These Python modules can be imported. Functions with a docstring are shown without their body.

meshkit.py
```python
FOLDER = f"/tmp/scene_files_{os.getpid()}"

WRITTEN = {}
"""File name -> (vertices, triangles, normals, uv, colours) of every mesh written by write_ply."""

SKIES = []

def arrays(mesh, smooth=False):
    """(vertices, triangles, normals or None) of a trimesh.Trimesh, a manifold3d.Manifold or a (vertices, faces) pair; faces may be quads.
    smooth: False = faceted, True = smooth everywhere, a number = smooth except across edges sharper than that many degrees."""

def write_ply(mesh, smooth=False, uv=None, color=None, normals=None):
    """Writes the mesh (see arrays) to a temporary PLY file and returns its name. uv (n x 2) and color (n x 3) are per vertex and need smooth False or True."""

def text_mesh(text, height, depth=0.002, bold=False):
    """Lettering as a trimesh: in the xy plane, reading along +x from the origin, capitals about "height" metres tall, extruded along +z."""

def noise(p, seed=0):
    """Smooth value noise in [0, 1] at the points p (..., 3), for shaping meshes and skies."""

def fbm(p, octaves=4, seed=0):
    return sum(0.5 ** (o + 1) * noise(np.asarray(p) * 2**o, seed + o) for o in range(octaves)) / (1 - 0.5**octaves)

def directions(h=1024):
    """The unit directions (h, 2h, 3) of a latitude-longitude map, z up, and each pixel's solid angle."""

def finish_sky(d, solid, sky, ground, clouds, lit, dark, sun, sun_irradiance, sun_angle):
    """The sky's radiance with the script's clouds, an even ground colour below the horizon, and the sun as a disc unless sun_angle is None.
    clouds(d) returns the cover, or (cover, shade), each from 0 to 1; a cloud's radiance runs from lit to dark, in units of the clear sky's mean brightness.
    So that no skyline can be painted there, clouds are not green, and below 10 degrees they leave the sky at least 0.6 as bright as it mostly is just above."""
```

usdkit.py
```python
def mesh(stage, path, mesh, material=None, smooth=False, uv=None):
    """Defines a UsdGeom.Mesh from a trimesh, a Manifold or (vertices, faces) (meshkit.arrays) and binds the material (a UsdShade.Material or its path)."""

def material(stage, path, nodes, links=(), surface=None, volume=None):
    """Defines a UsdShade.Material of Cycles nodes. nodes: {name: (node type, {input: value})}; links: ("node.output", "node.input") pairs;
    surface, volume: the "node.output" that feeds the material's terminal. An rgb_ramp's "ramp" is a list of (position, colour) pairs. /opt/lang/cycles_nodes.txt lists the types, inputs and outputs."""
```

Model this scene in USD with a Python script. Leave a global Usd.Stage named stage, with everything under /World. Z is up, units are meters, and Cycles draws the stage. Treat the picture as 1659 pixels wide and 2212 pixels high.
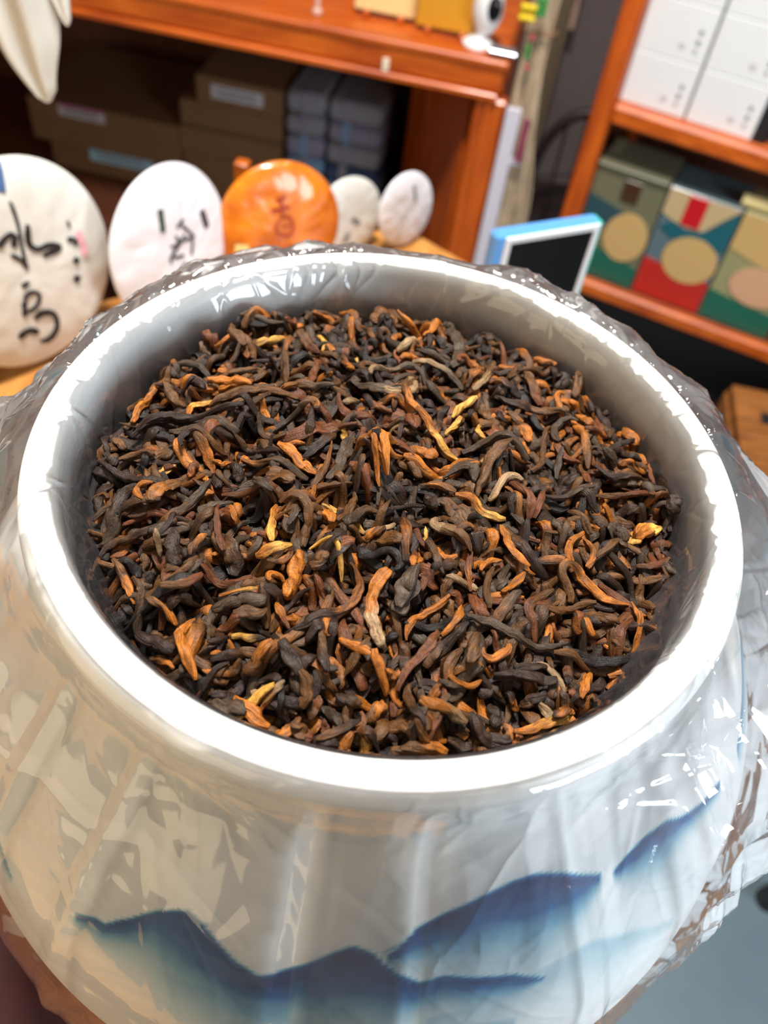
# Jar of loose tea lined with a clear bag, tea-shop shelves behind.
import math
import numpy as np
import trimesh
import manifold3d
from scipy.interpolate import PchipInterpolator
from scipy.ndimage import gaussian_filter, gaussian_filter1d
from pxr import Usd, UsdGeom, UsdLux, UsdShade, Gf, Sdf, Vt
import usdkit
import meshkit

stage = Usd.Stage.CreateInMemory()
UsdGeom.SetStageUpAxis(stage, UsdGeom.Tokens.z)
UsdGeom.SetStageMetersPerUnit(stage, 1.0)
UsdGeom.Xform.Define(stage, '/World')
UsdGeom.Scope.Define(stage, '/World/Looks')
# Everything below is written in jar units: origin at the centre of the rim's top, y away from the viewer; one unit is 1.5 m.
S, RZ = 1.5, 1.0725
def W(p):
    return np.asarray(p, float) * S + np.array([0, 0, RZ])

# ---------------------------------------------------------------- camera
CAM = np.array([0.0, -0.13549, 0.13619]); PITCH, YAW, ROLL = 0.86419, 0.00071, 0.16534
fw = np.array([math.sin(YAW) * math.cos(PITCH), math.cos(YAW) * math.cos(PITCH), -math.sin(PITCH)])
rt = np.array([math.cos(YAW), -math.sin(YAW), 0.0]); up = np.cross(rt, fw)
rt, up = rt * math.cos(ROLL) + up * math.sin(ROLL), -rt * math.sin(ROLL) + up * math.cos(ROLL)
cam = UsdGeom.Camera.Define(stage, '/World/camera')
c = W(CAM)
cam.AddTransformOp().Set(Gf.Matrix4d(*rt, 0, *up, 0, *(-fw), 0, *c, 1))
cam.CreateHorizontalApertureAttr(36.0)
cam.CreateVerticalApertureAttr(36.0 * 2212 / 1659)
cam.CreateFocalLengthAttr(36.0 * 1800 / 1659)
cam.CreateFStopAttr(12.0)
cam.CreateFocusDistanceAttr(0.183 * S)
cam.CreateClippingRangeAttr(Gf.Vec2f(0.02, 100))
cam.CreateExposureAttr(0.0)

# ---------------------------------------------------------------- light
def rect_light(name, at, to, w, h, intensity, color):
    l = UsdLux.RectLight.Define(stage, '/World/' + name)
    a, b = W(at), W(to)
    z = (a - b) / np.linalg.norm(a - b)
    x = np.cross([0, 0.02, 1.0], z); x /= np.linalg.norm(x); y = np.cross(z, x)
    l.AddTransformOp().Set(Gf.Matrix4d(*x, 0, *y, 0, *z, 0, *a, 1))
    l.CreateWidthAttr(w); l.CreateHeightAttr(h); l.CreateIntensityAttr(intensity); l.CreateColorAttr(Gf.Vec3f(*color))
    l.CreateNormalizeAttr(True)
rect_light('unseen_ceiling_lamp', (-0.07, 0.21, 1.05), (0.0, 0.12, 0), 0.30, 0.30, 21, (1.0, 0.95, 0.88))  # out of view, lights the tea and rim from above
rect_light('unseen_window_light', (1.0, -0.56, 0.13), (0.0, 0.0, -0.06), 1.0, 0.62, 10.5, (0.82, 0.92, 1.0))  # unseen window, lights the right of the jar and the cake faces
rect_light('warm_bounce_fill', (-0.66, -0.66, 0.05), (-0.03, -0.02, -0.07), 1.5, 1.1, 3.3, (1.0, 0.76, 0.46))  # added fill in place of warm light bounced off the table
for k, (x, y) in enumerate(((0.55, 0.45), (-0.62, -0.25), (0.30, -0.62), (-0.30, 0.75))):
    rect_light('unseen_downlight' + (f'_{k:03d}' if k else ''), (x, y, 1.12), (x, y * 0.99, 0), 0.10, 0.10, 1.4 if y > 0 else 0.5, (1.0, 0.97, 0.93))  # small lamps out of view that put glints on the film
dome = UsdLux.DomeLight.Define(stage, '/World/ambient_fill')  # added dim warm ambient, no sky over the room
dome.CreateIntensityAttr(0.006); dome.CreateColorAttr(Gf.Vec3f(1.0, 0.93, 0.85))

# ---------------------------------------------------------------- helpers
def lin(r, g, b):
    return tuple(((v / 255) / 12.92 if v <= 10 else ((v / 255 + 0.055) / 1.055) ** 2.4) for v in (r, g, b))
MATS = {}
def plain(name, rgb, rough=0.5, metal=0.0, spec=0.5, coat=0.0, noise=0.0, scale=30.0, bump=0.0, stretch=(1, 1, 1), dark=None, sss=0.0):
    """Principled surface whose colour wanders between rgb and a second tone along a stretched noise."""
    if name in MATS:
        return MATS[name]
    n = {"p": ("principled_bsdf", {"base_color": rgb, "roughness": rough, "metallic": metal, "specular_ior_level": spec, "coat_weight": coat, "coat_roughness": 0.08})}
    l = []
    if noise or bump:
        d = dark if dark is not None else tuple(v * (1 - noise) for v in rgb)
        n["tc"] = ("texture_coordinate", {}); n["m"] = ("mapping", {"scale": stretch})
        n["n"] = ("noise_texture", {"scale": scale, "detail": 5.0, "roughness": 0.6})
        l += [("tc.object", "m.vector"), ("m.vector", "n.vector")]
        if noise:
            n["r"] = ("rgb_ramp", {"ramp": [(0.3, d), (0.68, rgb)]}); l += [("n.fac", "r.fac"), ("r.color", "p.base_color")]
        if bump:
            n["b"] = ("bump", {"strength": bump, "distance": 0.002}); l += [("n.fac", "b.height"), ("b.normal", "p.normal")]
    MATS[name] = usdkit.material(stage, '/World/Looks/' + name, n, l, surface="p.BSDF")
    return MATS[name]

names = {}
def numbered(parent, name):
    k = (parent, name); names[k] = names.get(k, -1) + 1
    return f'{parent}/{name}' + (f'_{names[k]:03d}' if names[k] else '')
def tag(prim, label=None, cat=None, group=None, kind=None):
    prim = prim.GetPrim() if hasattr(prim, 'GetPrim') else prim
    for k, v in (('label', label), ('category', cat), ('group', group), ('kind', kind)):
        if v: prim.SetCustomDataByKey(k, v)
    return prim
BASE = {}
def thing(name, label, cat, at=(0, 0, 0), group=None):
    path = numbered('/World', name)
    x = UsdGeom.Xform.Define(stage, path); b = W(at); x.AddTranslateOp().Set(Gf.Vec3d(*b)); BASE[path] = b
    tag(x, label, cat, group)
    return x.GetPrim()
def obj(name, mesh, mat, parent=None, smooth=False, label=None, cat=None, group=None, kind=None, uv=None):
    """One mesh, given in jar units; a child of parent or top-level."""
    pp = str(parent.GetPath()) if parent is not None else '/World'
    path = numbered(pp, name)
    v, f = (mesh.vertices, mesh.faces) if hasattr(mesh, 'vertices') else mesh
    v = W(v); b = np.zeros(3)
    if parent is not None:
        root = '/'.join(pp.split('/')[:3]); b = BASE[root]
    else:
        b = np.array([v[:, 0].mean(), v[:, 1].mean(), v[:, 2].min()])
    m = usdkit.mesh(stage, path, (v - b, np.asarray(f)), mat, smooth=smooth)
    if parent is None: m.AddTranslateOp().Set(Gf.Vec3d(*b))
    tag(m, label, cat, group, kind)
    return m.GetPrim()
def colours(prim, rgb, name='tint'):
    UsdGeom.PrimvarsAPI(prim).CreatePrimvar(name, Sdf.ValueTypeNames.Color3fArray, 'vertex').Set(Vt.Vec3fArray.FromNumpy(np.asarray(rgb, np.float32)))
def dup(root, move, label, group=None):
    """A copy of a thing, shifted by move (jar units), under the next number."""
    was = root.GetCustomData(); path = numbered('/World', root.GetName().rstrip('0123456789').rstrip('_'))
    x = UsdGeom.Xform.Define(stage, path); x.GetPrim().GetReferences().AddInternalReference(root.GetPath())
    b = BASE[str(root.GetPath())] + np.asarray(move) * S
    UsdGeom.XformCommonAPI(x).SetTranslate(Gf.Vec3d(*b))
    tag(x, label, was['category'], group or was.get('group')); x.GetPrim().SetInstanceable(True)
    return x.GetPrim()
class Frame:
    """Upright plane: u along the heading, v away from the viewer, w height (jar units)."""
    def __init__(s, o, deg):
        h = math.radians(deg); s.o = np.array([o[0], o[1], 0.0]); s.u = np.array([math.cos(h), math.sin(h), 0]); s.v = np.array([-math.sin(h), math.cos(h), 0]); s.w = np.array([0, 0, 1.0])
    def p(s, u, v, w):
        return s.o + s.u * u + s.v * v + s.w * w
    def box(s, u0, u1, v0, v1, w0, w1, bev=0.001):
        c = np.array([(u0 + u1) / 2, (v0 + v1) / 2, (w0 + w1) / 2]); h = np.array([abs(u1 - u0), abs(v1 - v0), abs(w1 - w0)]) / 2
        bev = min(bev, h.min() * 0.45); P = []
        for sx in (-1, 1):
            for sy in (-1, 1):
                for sz in (-1, 1):
                    for k in range(3):
                        q = h.copy(); q[np.arange(3) != k] -= bev; P.append(c + q * (sx, sy, sz))
        P = np.array(P)
        m = trimesh.convex.convex_hull(P)
        m.vertices = s.o + m.vertices[:, :1] * s.u + m.vertices[:, 1:2] * s.v + m.vertices[:, 2:] * s.w
        return m
    def poly(s, pts, v0, v1):
        """Prism of a polygon in (u, w) between the depths v0 and v1."""
        from shapely.geometry import Polygon
        m = trimesh.creation.extrude_polygon(Polygon(pts), abs(v1 - v0), engine='earcut')
        q = m.vertices.copy()
        m.vertices = s.o + q[:, :1] * s.u + (max(v0, v1) - q[:, 2:]) * s.v + q[:, 1:2] * s.w
        return m
def join(ms):
    return trimesh.util.concatenate(ms)
def tube(pts, r, n=8, closed=False):
    pts = np.asarray(pts, float); r = np.broadcast_to(r, len(pts)).astype(float)
    t = np.gradient(pts, axis=0); t /= np.linalg.norm(t, axis=1)[:, None] + 1e-12
    a = np.cross(t, [0, 0, 1.0]); bad = np.linalg.norm(a, axis=1) < 0.2; a[bad] = np.cross(t[bad], [1.0, 0, 0]); a /= np.linalg.norm(a, axis=1)[:, None]
    for i in range(1, len(a)):
        if a[i] @ a[i - 1] < 0: a[i] *= -1
    b = np.cross(t, a); th = np.linspace(0, 2 * np.pi, n, endpoint=False)
    v = (pts[:, None] + r[:, None, None] * (np.cos(th)[None, :, None] * a[:, None] + np.sin(th)[None, :, None] * b[:, None])).reshape(-1, 3)
    return grid_faces(v, len(pts), n)
def grid_faces(v, rows, n, caps=True):
    i, j = np.meshgrid(np.arange(rows - 1), np.arange(n), indexing='ij'); k = (j + 1) % n
    A, B, C, D = i * n + j, i * n + k, (i + 1) * n + k, (i + 1) * n + j
    f = np.concatenate([np.stack([A, C, B], -1).reshape(-1, 3), np.stack([A, D, C], -1).reshape(-1, 3)])
    if caps:
        nv = len(v); v = np.vstack([v, v[:n].mean(0), v[-n:].mean(0)]); q = np.arange(n); q2 = (q + 1) % n; e = (rows - 1) * n
        f = np.vstack([f, np.stack([np.full(n, nv), q, q2], 1), np.stack([np.full(n, nv + 1), e + q2, e + q], 1)])
    return trimesh.Trimesh(v, f, process=False)
def lathe(prof, n=64, at=(0, 0, 0), caps=True):
    prof = np.asarray(prof, float); th = np.linspace(0, 2 * np.pi, n, endpoint=False)
    v = np.stack([prof[:, :1] * np.cos(th), prof[:, :1] * np.sin(th), np.repeat(prof[:, 1:2], n, 1)], -1).reshape(-1, 3) + np.asarray(at)
    m = grid_faces(v, len(prof), n, caps)
    if m.volume < 0: m.invert()
    return m
def spline(pts, n):
    pts = np.asarray(pts, float); d = np.r_[0, np.cumsum(np.linalg.norm(np.diff(pts, axis=0), axis=1))]
    if len(pts) < 3:
        return pts[0] + (pts[-1] - pts[0]) * np.linspace(0, 1, n)[:, None]
    from scipy.interpolate import CubicSpline
    return CubicSpline(d, pts)(np.linspace(0, d[-1], n))
TZ = -0.215          # table top
FZ = -0.715          # floor
rng = np.random.default_rng(7)

# ---------------------------------------------------------------- setting
m_floor = plain('floor_tile', lin(98, 116, 126), 0.35, noise=0.15, scale=6)
m_wall = plain('wall_paint', lin(120, 108, 108), 0.8, noise=0.08, scale=3)
world = Frame((0, 0), 0)
tag(obj('floor', world.box(-2.2, 2.2, -1.6, 2.0, FZ - 0.03, FZ), m_floor), 'grey blue stone floor below the table', kind='structure')
tag(obj('wall_back', world.box(-2.2, 2.2, 1.55, 1.6, FZ, 1.16), m_wall), 'dim grey wall behind the shelves', kind='structure')
m_paint = plain('white_paint', lin(172, 168, 162), 0.8)  # for the unseen ceiling and walls, placed for film reflections and bounce light
tag(obj('ceiling', world.box(-2.2, 2.2, -1.6, 1.6, 1.16, 1.2), m_paint), 'white ceiling out of view over the shop', kind='structure')
tag(obj('wall_left', world.box(-2.25, -2.2, -1.6, 1.6, FZ, 1.2), m_paint), 'white wall at the left, out of the picture', kind='structure')
tag(obj('wall_right', world.box(2.2, 2.25, -1.6, 1.6, FZ, 1.2), m_paint), 'white wall at the right, out of the picture', kind='structure')
tag(obj('wall_front', world.box(-2.2, 2.2, -1.65, -1.6, FZ, 1.2), m_paint), 'white wall behind the viewer', kind='structure')
m_trim = plain('trim_beige', lin(150, 130, 105), 0.6, noise=0.2, scale=12, stretch=(1, 1, 0.1))
tf = Frame((0.0, 1.48), 0)
tag(obj('trim_1', join([tf.box(0.150, 0.165, 0, 0.05, FZ, 0.6), tf.box(0.169, 0.179, 0.02, 0.06, FZ, 0.6)]), m_trim), 'beige upright door casing on the grey wall', kind='structure')

# ---------------------------------------------------------------- table
m_table = plain('table_wood', lin(214, 152, 78), 0.42, noise=0.38, scale=9, stretch=(6, 0.7, 6), dark=lin(150, 92, 40))
tb = thing('wooden_table', 'honey coloured wooden corner table with a visible grain under the porcelain jar', 'table', (-0.2, 0.2, FZ))
edge = [(-0.75, -0.30), (0.086, -0.30), (0.119, 0.364), (0.035, 0.400), (-0.010, 0.452), (-0.030, 0.457), (-0.75, -0.148)]
def slab(pts, z0, z1):
    from shapely.geometry import Polygon
    parts = []
    for d, a, b in ((0.0025, z0, z1), (0.0, z0 + 0.0025, z1 - 0.0025)):
        m = trimesh.creation.extrude_polygon(Polygon(pts).buffer(-d), b - a, engine='earcut'); m.apply_translation([0, 0, a]); parts.append(m.vertices)
    return trimesh.convex.convex_hull(np.concatenate(parts))
obj('tabletop', slab(edge, TZ - 0.022, TZ), m_table, tb)
for k in range(len(edge)):
    a, b = np.array(edge[k]), np.array(edge[(k + 1) % len(edge)]); a, b = a * 0.93 + (-0.018, 0.0), b * 0.93 + (-0.018, 0.0); d = (b - a) / np.linalg.norm(b - a)
    obj('apron', Frame(a, math.degrees(math.atan2(d[1], d[0]))).box(0, float(np.linalg.norm(b - a)), 0, 0.008, TZ - 0.07, TZ - 0.022), m_table, tb)
for x, y in ((-0.68, -0.25), (0.030, -0.255), (0.050, 0.29)):
    obj('leg', world.box(x, x + 0.036, y, y + 0.036, FZ, TZ - 0.022, 0.003), m_table, tb)
mf = Frame((-0.128, -0.055), -22)
m_mat = plain('maroon_cloth', lin(62, 14, 16), 0.8, noise=0.3, scale=60, bump=0.3)
obj('table_mat', mf.box(-0.16, 0.13, -0.14, 0.0, TZ, TZ + 0.0012, 0.0004), m_mat, label='dark maroon cloth mat on the table in front of the jar', cat='mat')

# ---------------------------------------------------------------- jar
R0, r0 = 0.0775, 0.0045
ow = np.array([(-0.212, 0.066), (-0.209, 0.074), (-0.204, 0.078), (-0.18, 0.090), (-0.14, 0.1080), (-0.10, 0.1155), (-0.07, 0.1112), (-0.04, 0.0970), (-0.022, 0.0857), (-0.014, 0.0818)])
body_r = PchipInterpolator(ow[:, 0], ow[:, 1])
zs = np.r_[np.linspace(-0.212, -0.09, 26), np.linspace(-0.0885, -0.014, 110)]
prof = [(0.0, -0.212), (0.05, -0.212)] + [(float(body_r(z)), z) for z in zs]
prof += [(0.0812, -0.0105)] + [(R0 + r0 * math.cos(a), -r0 + r0 * math.sin(a)) for a in np.linspace(-0.5, math.pi, 22)] + [(0.0728, -0.010), (0.0728, -0.02), (0.085, -0.05), (0.095, -0.1), (0.085, -0.16), (0.06, -0.205), (0.0, -0.206)]
NJ = 512
jar_mesh = lathe(prof, NJ, caps=False)
jt = thing('porcelain_jar', 'white porcelain jar painted with blue ink mountains, full of loose tea', 'jar', (0, 0, TZ))
# painted hills: ridge lines (degrees from the viewer's side, height in mm) with the wash fading below them
HILLS = [  # ridge, depth of the wash in mm along the ridge, strength
    ([(9, -41), (10, -39.5), (12, -35.5), (15.4, -33.1), (20.1, -31), (23.9, -29.9), (27.2, -30), (30.4, -31.8), (33, -34), (36.5, -36.3)], [(9, 2), (12, 6), (17, 9), (21, 10), (27, 12), (32, 8), (36.5, 1.5)], 1.25, 1.4),
    ([(8, -40.5), (12, -36), (15, -37.2), (19, -39.5)], [(8, 1), (12, 4), (16, 3), (19, .5)], 0.35, 0.8),
    ([(-3, -47.5), (-1.3, -45.6), (1.6, -42.4), (4.6, -39.7), (6.9, -41), (9.7, -44.8), (12.5, -47.6), (15.7, -46.4), (19.1, -48.8), (23.7, -50.2), (28, -54.2)], [(-3, 6), (2, 13), (5, 14), (10, 9), (13, 5), (18, 5), (24, 4), (28, .5)], 1.25, 1.6),
    ([(38.5, -37.2), (41, -35.9), (44, -35.3), (48.7, -36.5), (51.7, -39.5), (56, -42.5), (62, -46)], [(38.5, 2), (43, 6), (48, 8), (51.7, 4), (56, 3), (62, 2.2)], 1.1, 1.2),
    ([(-28, -58), (-25.5, -55), (-23.8, -54.7), (-20.6, -48.6), (-18.1, -44.2), (-14.8, -41.1), (-12.9, -42.2), (-10.8, -45), (-8.2, -47.6), (-5.3, -49.7), (-3.3, -48.1), (-1, -45.6)], [(-28, 2), (-23, 4), (-18, 8), (-14, 14), (-9, 12), (-5, 10), (-1, 12)], 1.2, 1.5),
    ([(14, -56), (20, -54), (28, -50.5), (34, -50.5), (41, -56), (48, -64)], [(14, 5), (28, 8), (36, 9), (48, 3)], 0.22, 2.5),
    ([(-4, -57), (6, -56), (14, -58), (24, -62)], [(-4, 10), (24, 9)], 0.30, 3),
    ([(-52, -70), (-46, -64), (-42, -63), (-38, -68)], [(-52, 2), (-44, 6), (-38, 2)], 0.6, 1.2),
    ([(70, -50), (84, -44), (95, -52), (110, -45), (130, -55)], [(70, 5), (100, 10), (130, 4)], 0.7, 1.5),
    ([(-130, -52), (-110, -46), (-95, -55), (-75, -60)], [(-130, 4), (-100, 10), (-75, 4)], 0.7, 1.5)]
vz = jar_mesh.vertices; deg = np.degrees(np.arctan2(vz[:, 0], -vz[:, 1])); mm = vz[:, 2] * 1e3 - 1.8
ink = np.zeros(len(vz)); outer = np.hypot(vz[:, 0], vz[:, 1]) > body_r(np.clip(vz[:, 2], -0.212, -0.014)) - 0.002
wob = meshkit.fbm(np.stack([deg / 5.0, mm / 4.0, 0 * mm], -1), 3, 5) - 0.5
for ridge, wash, k, soft in HILLS:
    a = np.array(ridge); b = np.array(wash)
    inside = (deg > a[0, 0]) & (deg < a[-1, 0]) & outer
    below = np.interp(deg, a[:, 0], a[:, 1]) + wob * 0.6 - mm
    dep = np.maximum(np.interp(deg, b[:, 0], b[:, 1]), 0.3)
    e = np.clip(below / soft + 0.4, 0, 1); e = e * e * (3 - 2 * e)
    t = np.minimum(k, 1.4) * e * np.exp(-np.maximum(below, 0) ** 1.5 / dep ** 1.5 * 1.1) * (0.85 + 0.5 * wob)
    ink = np.maximum(ink, np.where(inside, t, 0))
gl = usdkit.material(stage, '/World/Looks/porcelain_glaze', {
    "a": ("attribute", {"attribute": "ink"}), "r": ("rgb_ramp", {"ramp": [(0, lin(236, 237, 236)), (0.12, lin(196, 216, 222)), (0.35, lin(120, 172, 196)), (0.62, lin(34, 98, 156)), (1, lin(8, 42, 100))]}),
    "p": ("principled_bsdf", {"roughness": 0.32, "specular_ior_level": 0.45})}, [("a.fac", "r.fac"), ("r.color", "p.base_color")], surface="p.BSDF")
jb = obj('body', jar_mesh, gl, jt, smooth=True)
UsdGeom.PrimvarsAPI(jb).CreatePrimvar('ink', Sdf.ValueTypeNames.FloatArray, 'vertex').Set(Vt.FloatArray.FromNumpy(np.clip(ink, 0, 1).astype(np.float32)))

# ---------------------------------------------------------------- clear plastic bag
def tri(x):
    return np.abs(2 * (x - np.floor(x)) - 1)
bp = np.array([(0.0700, -0.034), (0.0705, -0.020), (0.0712, -0.010), (0.0724, -0.0045), (0.0748, -0.0002), (0.0778, 0.0009), (0.0815, -0.0008), (0.0850, -0.0042), (0.0905, -0.0100), (0.0985, -0.0195), (0.1065, -0.0330), (0.1140, -0.0520), (0.1190, -0.0750), (0.1205, -0.1000), (0.1180, -0.1300), (0.1120, -0.1600), (0.1060, -0.1850), (0.1000, -0.2000)])
ds = np.r_[0, np.cumsum(np.hypot(*np.diff(bp, axis=0).T))]
NS, NP = 250, 1100
ss = np.interp(np.linspace(0, 1, NS), [0, 0.25, 0.75, 1], [0, 0.052, 0.15, ds[-1]])
br, bz = PchipInterpolator(ds, bp[:, 0])(ss), PchipInterpolator(ds, bp[:, 1])(ss)
tr, tz = np.gradient(br, ss), np.gradient(bz, ss); nl = np.hypot(tr, tz); nr, nz = -tz / nl, tr / nl
th = np.linspace(0, 2 * np.pi, NP, endpoint=False)                     # measured from the viewer's side, to the right
TH, SS = np.meshgrid(th, ss); dg = np.degrees((TH + np.pi) % (2 * np.pi) - np.pi)
base = np.stack([br[:, None] * np.sin(TH), -br[:, None] * np.cos(TH), bz[:, None] + 0 * TH], -1)
sl = np.interp(0.0778, bp[:6, 0], ds[:6])                              # arc length at the lip
out = np.clip((SS - sl - 0.004) / 0.03, 0, 1); inn = np.clip((sl - 0.006 - SS) / 0.02, 0, 1)
front = np.clip((75 - np.abs(dg)) / 35, 0, 1)                          # where the film clings to the jar
flare = out * (1 - 0.85 * front)
def lump(a, w):
    d = (dg - a + 180) % 360 - 180
    return np.exp(-(d / w) ** 2)
from scipy.spatial import Delaunay
def facets(step, stretch, seed):
    """Creased film: flat facets of random height over a jittered net, in [0, 1]; closed round the jar."""
    g_ = np.random.default_rng(seed); nx = int(2 * np.pi * 0.1 / step); x_ = 2 * np.pi / nx; y_ = step * stretch
    k, l = np.meshgrid(np.arange(nx), np.arange(int(ds[-1] / y_) + 4)); X = (k + 0.5 * (l % 2) + g_.uniform(-0.42, 0.42, k.shape)) * x_; Y = (l - 1.5 + g_.uniform(-0.42, 0.42, k.shape)) * y_; Z = g_.uniform(0, 1, k.shape) ** 1.4
    X, Y, Z = (np.concatenate([a.ravel() + o for o in off_]) for a, off_ in ((X, (-2 * np.pi, 0, 2 * np.pi)), (Y, (0, 0, 0)), (Z, (0, 0, 0))))
    m = (X > -1) & (X < 7.3)
    warp = meshkit.fbm(np.stack([np.sin(TH) * 4, np.cos(TH) * 4, SS * 40], -1), 2, seed) - 0.5
    net = Delaunay(np.stack([X[m] * 0.1, Y[m]], 1)); Q = np.stack([TH * 0.1 + 0.25 * step * warp, SS + 0.25 * step * stretch * warp], -1).reshape(-1, 2)
    k_ = net.find_simplex(Q); T_ = net.transform[k_]; b_ = np.einsum('nij,nj->ni', T_[:, :2], Q - T_[:, 2]); b_ = np.c_[b_, 1 - b_.sum(1)]
    v_ = net.simplices[k_]; hgt = (Z[m][v_] * b_).sum(1); far = np.argmin(b_, 1); a_ = np.sort(np.stack([v_[np.arange(len(far)), (far + 1) % 3], v_[np.arange(len(far)), (far + 2) % 3]], 1), 1)
    keep = ((a_[:, 0] * 7919 + a_[:, 1] * 104729) % 97) / 97.0        # each fold line more or less sharp
    line = np.clip(1 - b_.min(1) / (0.0011 / step), 0, 1) * np.clip(keep * 1.6 - 0.5, 0, 1)
    return hgt.reshape(TH.shape), line.reshape(TH.shape)
(fA, lA), (fB, lB), (fC, lC), (fD, lD) = facets(0.030, 1.6, 21), facets(0.013, 1.5, 22), facets(0.0065, 1.3, 23), facets(0.060, 1.5, 24)
lo = meshkit.fbm(np.stack([np.sin(TH) * 3, np.cos(TH) * 3, SS * 25], -1), 2, 3)
patch = np.clip((lo - 0.42) / 0.2, 0, 1)                               # crinkles come in patches
side = 0.55 + 0.75 * lump(75, 42) + 0.2 * lump(-110, 45)
back = 1 - front
low = np.clip((0.11 - (SS - sl)) / 0.06, 0.25, 1)
h = flare * (0.0150 * fA * side * low + (0.0034 * fB * patch * (0.3 + side) + 0.0010 * fC * patch * side) * np.clip((0.075 - (SS - sl)) / 0.035, 0, 1) - 0.005)
lipz = np.clip((SS - sl + 0.006) / 0.006, 0, 1)
h = h + lipz * (0.0014 * fC * (0.3 + patch) + 0.0022 * fB * patch + 0.0012 * fA) * (0.3 + 0.9 * back)
h = h + front * out * (0.0014 * fD + 0.0020 * fA * lump(62, 18))
for a0, lean, w, A in ((47, 60, 1.6, 0.0026), (50, 60, 1.2, 0.0020), (56, 55, 1.8, 0.0024), (31, 45, 1.0, 0.0014), (-2, 10, 1.2, 0.0018), (14, -25, 0.9, 0.0012), (-24, -60, 1.4, 0.0014), (-40, -30, 1.6, 0.0016), (66, 30, 1.6, 0.0022), (-60, -40, 1.6, 0.0016)):
    d = np.abs((dg - a0 - lean * (SS - sl) + 180) % 360 - 180)
    h = h + out * A * np.clip(1 - d / w / 1.6, 0, 1) * np.clip((SS - sl - 0.006) / 0.02, 0, 1)
hin = inn * (0.0075 * lump(68, 16) * (0.3 + fA + 0.4 * fB) + 0.0060 * lump(-62, 20) * (0.2 + fA + 0.3 * fB) + 0.0026 * lump(-105, 25) * fA + 0.003 * lump(178, 60) * fA * 0.6 + 0.0012 * fB + 0.0005 * fC)
h = h + hin + 0.0003 + (0.0006 * lA + 0.0005 * lB) * inn * (0.3 + lump(68, 30) + lump(-75, 40))
h = h + (0.0006 * lA + 0.00045 * lB * (0.4 + patch)) * np.clip(back + 0.25 + lump(60, 18), 0, 1) * np.clip((0.10 - (SS - sl)) / 0.03, 0, 1)
rr = br[:, None] + h * nr[:, None]; zz = bz[:, None] + h * nz[:, None]
zc = np.clip(zz, -0.212, -0.0001); lipr = R0 + r0 * np.sqrt(np.clip(1 - ((zc + r0) / r0) ** 2, 0, 1))
jr = np.where(zc < -0.0135, body_r(np.clip(zc, -0.212, -0.014)), np.where(zc < -0.0068, 0.0814, lipr)) + 0.0006
jr = gaussian_filter1d(jr, 3, axis=0)
outside = SS > sl
rr = np.where(outside, np.maximum(rr, jr), rr)
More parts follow.
